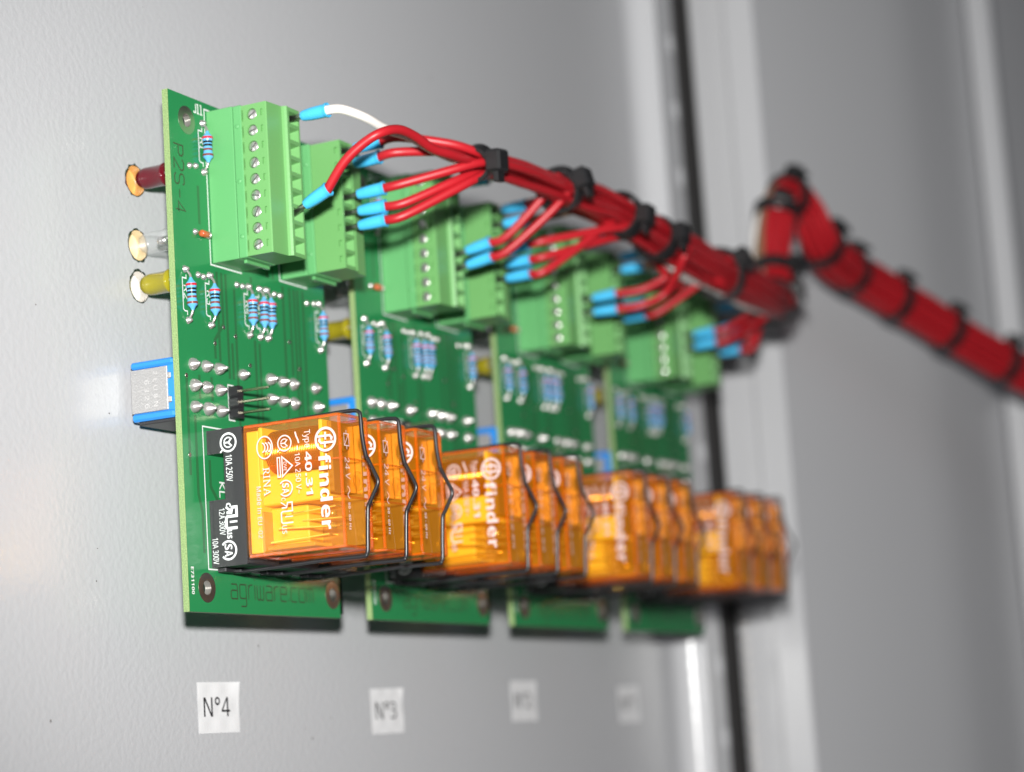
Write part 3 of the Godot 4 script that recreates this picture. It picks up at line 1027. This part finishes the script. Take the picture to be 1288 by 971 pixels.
func build_relays() -> void:
	# local axes: x across 12.4, y along 29.5, z out of the board 25
	var rel := thing("relay", Vector3(RX, RY, RZ))
	var w := 12.4
	var d := 25.0
	var b := MB.new()
	b.box(Vector3(w / 2, RL / 2, d / 2 + 0.02), Vector3(w, RL, d), 0.35)
	var case := part("case", b, M.amber_case, rel)
	b = MB.new()
	for sx in [0.42, w - 0.42]:
		for sy in [0.42, RL - 0.42]:
			b.box(Vector3(sx, sy, d / 2), Vector3(0.5, 0.5, d - 0.8))
		b.box(Vector3(sx, RL / 2, d - 0.42), Vector3(0.5, RL - 1.6, 0.5))
	for sy in [0.42, RL - 0.42]:
		b.box(Vector3(w / 2, sy, d - 0.42), Vector3(w - 1.6, 0.5, 0.5))
		b.box(Vector3(w / 2, sy, 0.5), Vector3(w - 1.6, 0.5, 0.5))
	part("thick_edge", b, M.amber_edge, case)
	b = MB.new()
	for y in [11.2, 19.6]:
		b.box(Vector3(w / 2, y, d - 0.55), Vector3(w - 2.4, 0.35, 0.7))
		b.box(Vector3(0.5, y, d - 3.4), Vector3(0.6, 0.35, 5.0))
	part("inner_rib", b, M.amber_edge, case)
	b = MB.new()
	b.lathe([Vector2(2.2, 0.0), Vector2(2.2, 0.2), Vector2(1.9, 0.25), Vector2(1.75, 0.05), Vector2(0.8, 0.05), Vector2(0.7, 0.2), Vector2(0, 0.22)], Transform3D(Basis.IDENTITY, Vector3(6.1, 14.8, d + 0.02)), 22)
	part("gate_mark", b, M.amber_case, case)

	# inside parts; amber of light through the case is put into their colours
	b = MB.new()
	b.box(Vector3(w / 2, RL / 2 - 0.2, 1.7), Vector3(w - 2.2, RL - 2.4, 3.0), 0.2)
	b.box(Vector3(w / 2, 27.0, 3.8), Vector3(w - 2.2, 2.4, 1.2), 0.1)
	b.box(Vector3(w / 2 + 0.4, 14.6, 11.0), Vector3(w - 3.4, 6.6, 15.8), 0.3)
	b.box(Vector3(w / 2 + 2.0, 6.2, 8.0), Vector3(w - 6.2, 9.5, 9.6), 0.3)
	part("carrier", b, M.amber_frame, rel)
	b = MB.new()
	var cp := []
	for i in 33:
		for q in 4:
			cp.append(Vector2(4.62 + 0.2 * sin(PI * (q + 0.1) / 4.0), 4.5 + (i + q / 4.0) * 0.44))
	b.lathe(cp, Transform3D(Basis.IDENTITY, Vector3(w / 2, 23.4, 0)), 28)
	var coil := part("coil", b, M.copper_coil, rel)
	b = MB.new()
	for zz in [3.9, 19.4]:
		b.box(Vector3(w / 2, 23.4, zz), Vector3(10.6, 10.6, 0.9), 0.2)
	part("bobbin_flange", b, M.amber_frame, coil)
	b = MB.new()
	b.box(Vector3(w / 2, 20.4, 21.3), Vector3(9.4, 15.5, 1.1), 0.15)
	b.box(Vector3(w - 1.2, 14.6, 13.4), Vector3(0.5, 26.5, 20.4), 0.15)
	part("yoke", b, M.yoke_steel, rel)
	b = MB.new()
	b.lathe([Vector2(0, 0), Vector2(1.9, 0), Vector2(1.8, 0.6), Vector2(0, 0.7)], Transform3D(Basis.IDENTITY, Vector3(w / 2, 23.4, 21.9)), 16)
	part("core", b, M.yoke_steel, rel)
	var ct := [[3.2, 9.0, 9.0, 21.5, 0.7], [3.0, 6.2, 7.0, 22.5, -0.9], [2.6, 3.2, 5.0, 20.0, 0.5], [5.0, 7.6, 12.0, 22.0, -0.3]]
	for c in ct:
		b = MB.new()
		var tilt: float = c[4]
		b.quad(Vector3(c[0] - 1.0, c[1], c[2]), Vector3(c[0] + 2.6, c[1], c[2]), Vector3(c[0] + 2.6, c[1] + tilt, c[3]), Vector3(c[0] - 1.0, c[1] + tilt, c[3]), Vector3(0, 1, 0))
		b.quad(Vector3(c[0] - 1.0, c[1] - 0.3, c[2]), Vector3(c[0] + 2.6, c[1] - 0.3, c[2]), Vector3(c[0] + 2.6, c[1] - 0.3 + tilt, c[3]), Vector3(c[0] - 1.0, c[1] - 0.3 + tilt, c[3]), Vector3(0, -1, 0))
		b.quad(Vector3(c[0] - 1.0, c[1] - 0.3, c[2]), Vector3(c[0] - 1.0, c[1], c[2]), Vector3(c[0] - 1.0, c[1] + tilt, c[3]), Vector3(c[0] - 1.0, c[1] - 0.3 + tilt, c[3]), Vector3(-1, 0, 0))
		b.quad(Vector3(c[0] - 1.0, c[1] - 0.3 + tilt, c[3]), Vector3(c[0] + 2.6, c[1] - 0.3 + tilt, c[3]), Vector3(c[0] + 2.6, c[1] + tilt, c[3]), Vector3(c[0] - 1.0, c[1] + tilt, c[3]), Vector3(0, 0, 1))
		part("contact_spring", b, M.brass_contact, rel)
	b = MB.new()
	for q in [[3.0, 8.1, 20.2], [3.0, 5.4, 20.0]]:
		b.lathe([Vector2(0, -0.7), Vector2(1.1, -0.6), Vector2(1.1, 0.6), Vector2(0, 0.7)], Transform3D(Basis(Vector3(0, 0, 1), Vector3(1, 0, 0), Vector3(0, 1, 0)), Vector3(q[0], q[1], q[2])), 12)
	part("contact_rivet", b, M.brass_contact, rel)
	b = MB.new()
	b.box(Vector3(w / 2, 5.6, 2.9), Vector3(w - 2.6, 9.0, 1.4), 0.2)
	b.box(Vector3(6.5, 2.0, 9.0), Vector3(7.5, 1.0, 13.0), 0.2)
	part("contact_carrier", b, M.amber_dark, rel)

	# print on the side: u = top - y, v = z
	var ytop := 40.5
	var fx := Transform3D(Basis(Vector3(0, -1, 0), Vector3(0, 0, 1), Vector3(-1, 0, 0)), Vector3(-0.03, RL, 0))
	var at := func(y: float, zb: float) -> Transform3D:
		return fx.translated_local(Vector3(ytop - y, zb - 9.5, 0))
	b = MB.new()
	b.lettering("finder", sans_bold, 16.4, 3.1, at.call(31.8, 28.7))
	var lc := Vector2(ytop - 34.95, 30.7 - 9.5)
	b.ribbon(ring_pts(lc, 2.45, 2.45, 36), 0.55, fx, true)
	b.ribbon([lc + Vector2(-0.75, -2.0), lc + Vector2(-0.75, 1.1), lc + Vector2(-0.2, 1.6), lc + Vector2(0.3, 1.4)], 0.5, fx, false, 0.004)
	b.ribbon([lc + Vector2(-1.6, 0.0), lc + Vector2(0.1, 0.0)], 0.45, fx, false, 0.008)
	b.ribbon([lc + Vector2(0.75, 2.0), lc + Vector2(0.75, -1.1), lc + Vector2(0.2, -1.6), lc + Vector2(-0.3, -1.4)], 0.5, fx, false, 0.004)
	b.ribbon([lc + Vector2(1.8, -0.2), lc + Vector2(0.4, -0.2)], 0.45, fx, false, 0.008)
	b.lettering("Type", sans, 3.9, 2.0, at.call(37.6, 24.9))
	b.lettering("40.31", sans_bold, 9.4, 1.75, at.call(32.8, 25.2))
	b.ribbon([Vector2(ytop - 37.5, 13.6), Vector2(ytop - 36.6, 13.8), Vector2(ytop - 35.7, 14.2), Vector2(ytop - 34.9, 14.4)], 0.36, fx)
	b.ribbon([Vector2(ytop - 34.4, 14.0), Vector2(ytop - 33.4, 14.0)], 0.3, fx)
	b.lettering("10A 250 V~", sans, 8.9, 1.35, at.call(32.8, 22.7))
	emblem_y(b, fx, Vector2(ytop - 35.3, 20.25 - 9.5), 1.7, 0.3)
	b.ribbon([Vector2(ytop - 32.4, 9.9), Vector2(ytop - 30.2, 12.5), Vector2(ytop - 28.0, 9.9)], 0.32, fx, true)
	b.ribbon([Vector2(ytop - 32.3, 8.7), Vector2(ytop - 28.0, 8.7), Vector2(ytop - 28.0, 9.35), Vector2(ytop - 32.3, 9.35)], 0.26, fx, true)
	b.lettering("DVE", sans, 2.0, 0.8, at.call(31.2, 19.75))
	emblem_sa(b, fx, Vector2(ytop - 25.4, 20.0 - 9.5), 1.7, 0.3)
	b.lettering("c", sans, 0.7, 1.0, at.call(23.4, 18.8))
	emblem_ru(b, fx, Vector2(ytop - 22.5, 18.6 - 9.5), 4.8, 3.1, 0.32)
	b.lettering("us", sans, 1.8, 1.25, at.call(17.3, 18.6))
	var cc := Vector2(ytop - 34.95, 15.1 - 9.5)
	b.ribbon(ring_pts(cc, 2.45, 2.0, 30), 0.3, fx, true)
	for k in 3:
		b.ribbon(arc(cc + Vector2(0.0, 0.75 - 0.75 * k), 1.05, 0.85, 10, 170, 9), 0.3, fx, false, 0.004 * k)
	b.lettering("RINA", serif, 6.3, 1.75, at.call(30.5, 14.4))
	b.lettering("Made in EU -02", sans, 11.4, 1.25, at.call(26.5, 12.45))
	part("side_print", b, M.print_pink, rel)
	# print on the face
	b = MB.new()
	var ff := Transform3D(Basis(Vector3(0, -1, 0), Vector3(1, 0, 0), Vector3(0, 0, 1)), Vector3(0, RL, d + 0.05))   # u = top - y, v = x
	var c0 := 11.9 - RX
	b.ribbon([Vector2(4.6, c0 - 1.0), Vector2(7.2, c0 - 1.0), Vector2(7.2, c0 + 1.0), Vector2(4.6, c0 + 1.0)], 0.22, ff, true)
	b.ribbon([Vector2(4.7, c0 + 0.85), Vector2(7.1, c0 - 0.85)], 0.2, ff, false, 0.004)
	b.ribbon([Vector2(3.8, c0), Vector2(4.5, c0)], 0.22, ff)
	b.ribbon([Vector2(7.3, c0), Vector2(8.0, c0)], 0.22, ff)
	b.lettering("24 V", sans, 4.8, 1.9, ff.translated_local(Vector3(9.8, c0 - 1.1, 0)))
	b.ribbon([Vector2(16.1, c0 - 0.5), Vector2(16.6, c0 + 0.2), Vector2(17.1, c0 + 0.3), Vector2(17.8, c0 - 0.5), Vector2(18.3, c0 - 0.5), Vector2(18.8, c0 + 0.2)], 0.26, ff)
	b.lettering("50 - 60 Hz", sans_bold, 6.0, 0.95, ff.translated_local(Vector3(19.6, c0 - 0.7, 0)))
	part("face_print", b, M.print_pink, rel)

	# wire clip: from the socket's end over the relay's face and back
	var clip := thing("retaining_clip", Vector3(RX + 7.0, 0, 0))
	b = MB.new()
	var keys := [Vector2(41.1, 3.0), Vector2(41.25, 12.0), Vector2(41.6, 30.0), Vector2(41.5, 34.2), Vector2(41.1, 35.2), Vector2(40.2, 35.6), Vector2(36.0, 35.75), Vector2(31.6, 36.4), Vector2(30.4, 36.9), Vector2(26.6, 38.7), Vector2(25.3, 39.1), Vector2(24.0, 38.6), Vector2(21.0, 36.8), Vector2(19.6, 36.2), Vector2(14.0, 35.8), Vector2(10.6, 35.6), Vector2(9.8, 35.2), Vector2(9.4, 34.2), Vector2(9.5, 24.0), Vector2(9.2, 12.0), Vector2(9.0, 3.0)]
	var path := PackedVector3Array()
	for i in keys.size() - 1:
		for s in 3:
			var t := s / 3.0
			var k0: Vector2 = keys[max(i - 1, 0)]
			var k1: Vector2 = keys[i]
			var k2: Vector2 = keys[i + 1]
			var k3: Vector2 = keys[min(i + 2, keys.size() - 1)]
			var q: Vector2 = k1.lerp(k2, t) if (k2 - k1).length() > 5.0 else k1.cubic_interpolate(k2, k0, k3, t)
			path.append(Vector3(0, q.x, q.y))
	path.append(Vector3(0, keys[-1].x, keys[-1].y))
	b.tube(path, 0.45, 10)
	var wire_loop := b.done()
	part("clip_wire", wire_loop, M.clip_wire, clip)
	b = MB.new()
	b.box(Vector3(0, 9.2, 2.2), Vector3(2.0, 1.1, 2.4), 0.3)
	part("clip_foot", b, M.clip_wire, clip)
	b = MB.new()
	b.box(Vector3(0, 41.0, 2.2), Vector3(2.0, 1.1, 2.4), 0.3)
	part("clip_foot", b, M.clip_wire, clip)
	for k in 4:
		for i in 3:
			var o: Node3D = rel if k + i == 0 else copy(rel, "relay", Vector3(RX + PITCH * k + RP * i, RY, RZ))
			tag(o, "clear amber relay, %s of three plugged into the %s circuit board" % [ORD[i], PLACE[k]], "relay", "amber plug-in relays")
			o = clip if k + i == 0 else copy(clip, "retaining_clip", Vector3(RX + 7.0 + PITCH * k + RP * i, 0, 0))
			tag(o, "bent black wire clip over the %s relay of the %s circuit board" % [ORD[i], PLACE[k]], "clip", "relay retaining clips")


# ------------------------------------------------------------------ screw terminal plugs

# built with the screws facing -x; turned round for the second plug of a board
func make_plug(n: int, flip: bool) -> Node3D:
	var t := thing("terminal_plug", Vector3.ZERO)
	var p := 3.81
	var h := n * p + 0.9
	var b := MB.new()
	var sx := -1.0 if flip else 1.0
	var X := func(x: float) -> float: return (12.0 - x) if flip else x
	# faces: screw side x = 0, wire side x = 12
	var P := func(x: float, y: float, z: float) -> Vector3: return Vector3(X.call(x), y, z)
	var fs := Transform3D(Basis(Vector3(0, 0, 1), Vector3(0, 1, 0), Vector3(-sx, 0, 0)), Vector3(X.call(0.0), 0, 0))   # u = z, v = y
	var ff := Transform3D(Basis(Vector3(sx, 0, 0), Vector3(0, 1, 0), Vector3(0, 0, 1)), Vector3(X.call(0.0), 0, 17.6))   # u = x, v = y
	var fw := Transform3D(Basis(Vector3(0, 0, 1), Vector3(0, 1, 0), Vector3(sx, 0, 0)), Vector3(X.call(12.0), 0, 0))
	var z0 := 9.45
	for k in n:
		var y0 := 0.45 + p * k
		var y1 := y0 + p
		b.hole_cell(fs, Vector2(z0 + 0.6, y0), Vector2(13.9, y1), Vector2(12.25, (y0 + y1) / 2), 1.32, 1.0, 20)
		b.funnel_cell(fs, Vector2(13.9, y0), Vector2(15.9, y1), Rect2(14.6, y0 + 1.1, 0.55, 1.6), Rect2(14.65, y0 + 1.2, 0.45, 1.4), 0.5)
		b.funnel_cell(fs, Vector2(z0, y0), Vector2(z0 + 0.6, y1), Rect2(z0 + 0.1, y0 + 0.5, 0.4, 2.8), Rect2(z0 + 0.1, y0 + 1.6, 0.4, 1.2), 0.8)
		b.funnel_cell(ff, Vector2(7.0, y0), Vector2(12.0, y1), Rect2(7.5, y0 + 0.45, 3.9, 2.9), Rect2(8.2, y0 + 1.5, 2.3, 1.1), 3.2)
		b.funnel_cell(fw, Vector2(15.6, y0), Vector2(17.6, y1), Rect2(16.0, y0 + 1.1, 0.9, 1.5), Rect2(16.05, y0 + 1.15, 0.8, 1.4), 0.7)
	# borders of the celled faces
	for e in [[0.0, 0.45], [h - 0.45, h]]:
		b.quad(P.call(0, e[0], z0), P.call(0, e[1], z0), P.call(0, e[1], 15.9), P.call(0, e[0], 15.9), Vector3(-sx, 0, 0))
		b.quad(P.call(7, e[0], 17.6), P.call(7, e[1], 17.6), P.call(12, e[1], 17.6), P.call(12, e[0], 17.6), Vector3(0, 0, 1))
		b.quad(P.call(12, e[0], 15.6), P.call(12, e[1], 15.6), P.call(12, e[1], 17.6), P.call(12, e[0], 17.6), Vector3(sx, 0, 0))
	b.quad(P.call(12, 0, z0), P.call(12, h, z0), P.call(12, h, 15.6), P.call(12, 0, 15.6), Vector3(sx, 0, 0))
	# front: plain strip, a small ridge, then the wire entries
	var fr := [Vector2(0, 15.9), Vector2(0.25, 16.15), Vector2(5.9, 16.6), Vector2(6.1, 17.2), Vector2(6.4, 17.75), Vector2(6.8, 17.75), Vector2(7.0, 17.6)]
	for i in fr.size() - 1:
		var d: Vector2 = fr[i + 1] - fr[i]
		b.quad(P.call(fr[i].x, 0, fr[i].y), P.call(fr[i].x, h, fr[i].y), P.call(fr[i + 1].x, h, fr[i + 1].y), P.call(fr[i + 1].x, 0, fr[i + 1].y), Vector3(-d.y * sx, 0, d.x))
	# ends
	var pr := [Vector2(0, z0), Vector2(12, z0), Vector2(12, 17.6)]
	for i in range(fr.size() - 1, -1, -1):
		pr.append(fr[i])
	var pp := PackedVector2Array()
	for q in pr:
		pp.append(Vector2(q.x, q.y))
	var tr := Geometry2D.triangulate_polygon(pp)
	for i in range(0, tr.size(), 3):
		for e in [[0.0, -1.0], [h, 1.0]]:
			b.flat(P.call(pp[tr[i]].x, e[0], pp[tr[i]].y), P.call(pp[tr[i + 1]].x, e[0], pp[tr[i + 1]].y), P.call(pp[tr[i + 2]].x, e[0], pp[tr[i + 2]].y), Vector3(0, e[1], 0))
	part("housing", b, M.plug_green, t)
	b = MB.new()
	b.box(Vector3(X.call(6.0), 0.4, 7.2), Vector3(8, 0.6, 4.4), 0.1)
	part("lower_latch", b, M.plug_green, t)
	# screws
	b = MB.new()
	b.lathe([Vector2(1.2, -1.0), Vector2(1.2, -0.3), Vector2(1.1, -0.2), Vector2(0, -0.16)], Transform3D.IDENTITY, 18)
	var head := b.done()
	b = MB.new()
	b.box(Vector3(0, 0, -0.15), Vector3(2.1, 0.24, 0.06))
	var slot := b.done()
	for k in n:
		var o := sub("screw", t)
		var turn := deg_to_rad([20.0, 35.0, 62.0, -12.0, 40.0, 55.0, 48.0, 14.0, 30.0][k % 9])
		o.transform = Transform3D(fs.basis * Basis(Vector3(0, 0, 1), turn), (fs * Vector3(12.25, 0.45 + p * (k + 0.5), 0)) * U)
		part("screw_head", head, M.screw_steel, o)
		part("screw_slot", slot, M.slot_dark, o)
	return t


func turn_screws(o: Node3D, rng: RandomNumberGenerator) -> void:
	for c in o.get_children():
		if str(c.name).begins_with("screw"):
			c.rotate_object_local(Vector3(0, 0, 1), rng.randf() * PI)


func build_plugs() -> void:
	var rng := RandomNumberGenerator.new()
	rng.seed = 43
	var a := make_plug(9, false)
	var c := make_plug(8, true)
	for k in 4:
		var at := Vector3(15.2 + PITCH * k, 79.9, 0)
		var o: Node3D = a if k == 0 else copy(a, "terminal_plug", at)
		o.position = at * U
		tag(o, "green nine-way terminal plug with visible screws on the %s circuit board" % PLACE[k], "terminal plug", "green terminal plugs")
		if k > 0:
			turn_screws(o, rng)
		at = Vector3(45.1 + PITCH * k, 80.9, 0)
		o = c if k == 0 else copy(c, "terminal_plug", at)
		o.position = at * U
		tag(o, "green eight-way terminal plug without visible screws on the %s circuit board" % PLACE[k], "terminal plug", "green terminal plugs")


# ------------------------------------------------------------------ wires and ties

const TRUNK := [
	Vector3(50, 103.2, 44), Vector3(63, 105.3, 45), Vector3(85, 107.2, 45), Vector3(110, 108, 45), Vector3(130, 108.6, 45), Vector3(149, 108.3, 45), Vector3(174, 106.2, 45), Vector3(200, 104.8, 45), Vector3(223, 104, 45),
	Vector3(250, 103.2, 45), Vector3(275, 103.6, 42.5), Vector3(293, 107.5, 37.5), Vector3(302, 116.9, 34.8), Vector3(306, 126.5, 34), Vector3(310, 136.3, 34.3), Vector3(316, 146.0, 35), Vector3(323, 149.0, 37), Vector3(329, 145.0, 39.5),
	Vector3(336, 136, 41), Vector3(350, 130, 41.5), Vector3(370.7, 126.3, 45), Vector3(398, 117, 55.5), Vector3(422, 107, 67.5), Vector3(448, 96, 82), Vector3(471, 87, 95), Vector3(494, 78, 108)]
var trunk_pts := PackedVector3Array()
var trunk_n := []
var trunk_b := []


func catmull(keys: Array, steps: int) -> PackedVector3Array:
	var out := PackedVector3Array()
	for i in keys.size() - 1:
		var a: Vector3 = keys[max(i - 1, 0)]
		var b: Vector3 = keys[i]
		var c: Vector3 = keys[i + 1]
		var d: Vector3 = keys[min(i + 2, keys.size() - 1)]
		for s in steps:
			out.append(b.cubic_interpolate(c, a, d, float(s) / steps))
	out.append(keys[-1])
	return out


func trunk_index(x: float) -> int:
	for i in trunk_pts.size():
		if trunk_pts[i].x >= x:
			return i
	return trunk_pts.size() - 1


func build_wiring() -> void:
	trunk_pts = catmull(TRUNK, 6)
	var nn := Vector3(0, 1, 0)
	for i in trunk_pts.size():
		var t := (trunk_pts[min(i + 1, trunk_pts.size() - 1)] - trunk_pts[max(i - 1, 0)]).normalized()
		nn = (nn - t * nn.dot(t)).normalized()
		trunk_n.append(nn)
		trunk_b.append(t.cross(nn))
	var spots := []
	for x in [63.0, 109.0, 147.0, 174.0, 223.0, 290.0]:
		spots.append(trunk_index(x))
	for kk in [12.3, 14.6, 15.8, 18.4, 19.8, 20.7, 21.7, 22.8]:
		spots.append(int(kk * 6.0))
	# places in the bundle, from the middle outwards
	var slots := []
	var dia := 2.42
	for r in range(-4, 5):
		for q in range(-4, 5):
			var s := Vector2(q + 0.5 * r, r * 0.866) * dia
			slots.append(s)
	slots.sort_custom(func(a, b): return a.length() - 0.02 * a.y < b.length() - 0.02 * b.y)
	var joined := []   # [trunk index, slot distance]
	var list := []
	for k in 4:
		var jx: float = [60.0, 110.0, 186.0, 292.0][k]
		list.append([k, 0, 1, "white", jx + [2.0, 4.0, 2.0, 0.0][k]])
		if k > 0:
			list.append([k, 0, 6, "red", jx])
		list.append([k, 0, 7, "red", jx + 1.0])
		var jx2: float = [62.0, 150.0, 215.0, 296.0][k]
		for t in [1, 2, 4, 5, 6]:
			list.append([k, 1, t, "red" if k == 0 or t != 2 else "brown", jx2 + 0.8 * t])
	list.sort_custom(func(a, b): return a[4] < b[4])
	var rng := RandomNumberGenerator.new()
	rng.seed = 9
	for i in list.size():
		var w: Array = list[i]
		var k: int = w[0]
		var pick := 0
		while w[3] != "red" and slots[pick].x > -2.0:
			pick += 1
		var slot: Vector2 = slots.pop_at(pick)
		var p0: Vector3
		if w[1] == 0:
			p0 = Vector3(22.6 + 2.0 + PITCH * k, 79.9 + 0.45 + 3.81 * (9 - w[2]) + 2.0, 15.0)
		else:
			p0 = Vector3(45.1 + 2.7 + PITCH * k, 80.9 + 0.45 + 3.81 * (8 - w[2]) + 2.0, 15.0)
		# direction in which the sleeve leaves the plug
		var dir := Vector3(rng.randf_range(0.0, 0.2), 0.05 + rng.randf_range(-0.03, 0.05), 1.0)
		if k == 0 and w[1] == 0 and w[2] == 7:
			dir = Vector3(0.0, 0.42, 1.0)
		elif k == 0 and w[1] == 0:
			dir = Vector3(0.0, 0.02, 1.0)
		elif k == 1 and w[1] == 0 and w[2] > 5:
			dir = Vector3(0.1, 0.2, 1.0)
		dir = dir.normalized()
		var o := thing("wire", p0)
		var side: String = ["nine-way", "eight-way"][w[1]]
		tag(o, "%s wire in the %s terminal of the %s plug on the %s board" % [w[3], ORD[w[2] - 1], side, PLACE[k]], "wire", "wires leading into the tied bundle")
		# ferrule
		var fz := Transform3D(frame_along(dir), Vector3.ZERO)
		var b := MB.new()
		b.lathe([Vector2(0.0, 0.2), Vector2(0.72, 0.3), Vector2(0.72, 5.2)], fz, 12)
		part("ferrule_pin", b, M.ferrule_tin, o)
		b = MB.new()
		b.lathe([Vector2(0.7, 4.9), Vector2(1.15, 5.0), Vector2(1.3, 5.6), Vector2(1.5, 7.4), Vector2(1.56, 8.6), Vector2(1.6, 11.0), Vector2(1.82, 11.9), Vector2(1.7, 12.0), Vector2(1.2, 11.6)], fz, 9, false)
		part("ferrule_sleeve", b, M.sleeve_blue, o)
		# the wire itself
		var j := trunk_index(w[4])
		var e := p0 + dir * 11.5
		var keys := [p0 + dir * 10.5, e]
		var jn: Vector3 = trunk_pts[j] + trunk_n[j] * slot.y + trunk_b[j] * slot.x
		if k == 0 and w[1] == 0 and w[2] == 7:
			keys.append_array([Vector3(23.9, 99.7, 30.6), Vector3(24.5, 103.3, 35.3), Vector3(26.0, 105.6, 39.4), Vector3(31.0, 107.2, 41.3), Vector3(37.0, 107.0, 42.1), Vector3(45.0, 105.4, 42.8), Vector3(52.0, 105.2, 44.2)])
		elif k == 0 and w[1] == 0:
			keys.append_array([Vector3(26.0, 113.0, 29.8), Vector3(31.0, 111.6, 33.0), Vector3(38.0, 110.2, 34.3), Vector3(45.0, 109.4, 36.7), Vector3(52.0, 107.2, 39.2)])
		elif k == 2 and w[1] == 0 and w[2] > 5:
			keys.append_array([e + Vector3(2.0, 0.4, 8.0), e + Vector3(5.0, 4.0, 14.5), Vector3(jn.x - 3.0, lerpf(e.y, jn.y, 0.75), jn.z - 1.0)])
		else:
			var m := e + dir * 5.0
			keys.append(m)
			keys.append(Vector3(lerpf(m.x, jn.x, 0.42), lerpf(m.y, jn.y, 0.55) , lerpf(m.z, jn.z, 0.68)))
			keys.append(Vector3(lerpf(m.x, jn.x, 0.75), lerpf(m.y, jn.y, 0.88), lerpf(m.z, jn.z, 0.93)))
		var path := catmull(keys + [jn], 5)
		var ph := rng.randf() * TAU
		var last := j
		for q in range(j + 2, trunk_pts.size()):
			if (q - j) % 2:
				continue
			last = q
			var away := 99
			for sp in spots:
				away = mini(away, absi(sp - q))
			var loose := 0.12 + 0.75 * clampf(away / 7.0, 0.0, 1.0)
			var tight := 0.88 if q > 68 and q < 112 else 1.0
			var wob := loose * sin(q * 0.19 + ph * 3.1) + 0.4 * loose * sin(q * 0.47 + ph)
			var wob2 := loose * cos(q * 0.16 + ph * 1.7) + 0.4 * loose * cos(q * 0.41 + ph * 2.3)
			path.append(trunk_pts[q] + trunk_n[q] * (slot.y * tight + wob) + trunk_b[q] * (slot.x * tight + wob2))
		b = MB.new()
		var loc := PackedVector3Array()
		for q in path:
			loc.append(q - p0)
		b.tube(loc, 1.13, 9)
		part("insulation", b, M["wire_" + w[3]], o)
		joined.append([j, slot.length()])

	# cable ties
	for i in spots.size():
		var q: int = spots[i]
		var rad := 2.0
		for jn in joined:
			if jn[0] <= q + 3:
				rad = max(rad, jn[1])
		rad = rad * 0.94 + 1.1
		var t: Vector3 = trunk_b[q].cross(trunk_n[q]) * -1.0
		t = (trunk_pts[min(q + 1, trunk_pts.size() - 1)] - trunk_pts[q - 1]).normalized()
		var o := thing("cable_tie", trunk_pts[q])
		tag(o, "black cable tie, %s along the red bundle counted from the foremost board" % (ORD + ["fourteenth"])[i], "cable tie", "cable ties on the bundle")
		var bs := Basis(trunk_n[q], t.cross(trunk_n[q]), t)
		bs = bs * Basis(Vector3(0, 1, 0), [0.25, 0.32, -0.1, -0.15, 0.2, 0.1, 0.0, 0.2, -0.2, 0.1, 0.0, 0.1, 0.0, 0.1][i])
		var f := Transform3D(bs, Vector3.ZERO)
		var b := MB.new()
		b.lathe([Vector2(rad, -2.2), Vector2(rad + 0.9, -2.2), Vector2(rad + 1.1, -1.8), Vector2(rad + 1.1, 1.8), Vector2(rad + 0.9, 2.2), Vector2(rad, 2.2), Vector2(rad, -2.2)], f, 30, false)
		part("strap", b, M.tie_black, o)
		# the lock points to the open side of the bundle
		var want: Vector3 = [Vector3(-0.3, -0.1, 1), Vector3(-0.3, 0.25, 1), Vector3(-0.3, -0.1, 1), Vector3(-0.3, 0.1, 1), Vector3(-0.2, 0.5, 1), Vector3(-0.2, 0.3, 1), Vector3(-0.3, 0, 1), Vector3(-0.6, 0.2, 0.3), Vector3(-0.8, 0.5, 0.2), Vector3(-0.3, 1, 0.5), Vector3(-0.2, 1, 0.3), Vector3(-0.2, 1, 0.3), Vector3(-0.2, 1, 0.3), Vector3(-0.2, 1, 0.3)][i]
		var outw := (want - t * want.dot(t)).normalized()
		var hf := Transform3D(Basis(outw, t.cross(outw), t), outw * (rad + 2.0))
		b = MB.new()
		var hb := MB.new()
		hb.box(Vector3.ZERO, Vector3(4.2, 5.4, 5.4), 0.6)
		hb.box(Vector3(0.3, 3.4, 0), Vector3(1.4, 3.6, 3.6), 0.2)
		for u in hb.v.size():
			b.v.append(hf * hb.v[u])
			b.n.append(hf.basis * hb.n[u])
		part("lock", b, M.tie_black, o)


func frame_along(dir: Vector3) -> Basis:
	var x := dir.cross(Vector3(0.2, 1, 0.1)).normalized()
	return Basis(x, dir.cross(x), dir)


# ------------------------------------------------------------------ stickers

func build_stickers() -> void:
	var at := [Vector2(25.9, -25.8), Vector2(104.8, -27.8), Vector2(186.5, -25.9), Vector2(264.0, -27.9)]
	for k in 4:
		var o := thing("sticker", Vector3(at[k].x, at[k].y, DOOR_Z))
		tag(o, "small white sticker reading %s below the %s circuit board" % [STICKER[k], PLACE[k]], "sticker", "numbered stickers under the boards")
		o.rotation.z = [0.0, 0.01, -0.005, 0.008][k]
		var b := MB.new()
		var lift := func(x: float, y: float) -> Vector3:
			var c: float = max(0.0, (x + y - 22.0 - k) / 7.0)
			return Vector3(x, y, 0.1 + 0.05 * sin(x * 0.9 + k) * sin(y * 0.8 + 2.0 * k) + 0.55 * c * c)
		for i in 16:
			for j in 11:
				var q := [lift.call(17.0 * i / 16, 11.7 * j / 11), lift.call(17.0 * (i + 1) / 16, 11.7 * j / 11), lift.call(17.0 * (i + 1) / 16, 11.7 * (j + 1) / 11), lift.call(17.0 * i / 16, 11.7 * (j + 1) / 11)]
				b.quad(q[0], q[1], q[2], q[3], Vector3(0, 0, 1))
		part("paper", b, M.sticker_white, o)
		b = MB.new()
		b.lettering(STICKER[k], sans, 10.8, 4.5, Transform3D(Basis.IDENTITY, Vector3(2.2, 3.8, 0.24)))
		part("lettering", b, M.ink_black, o)
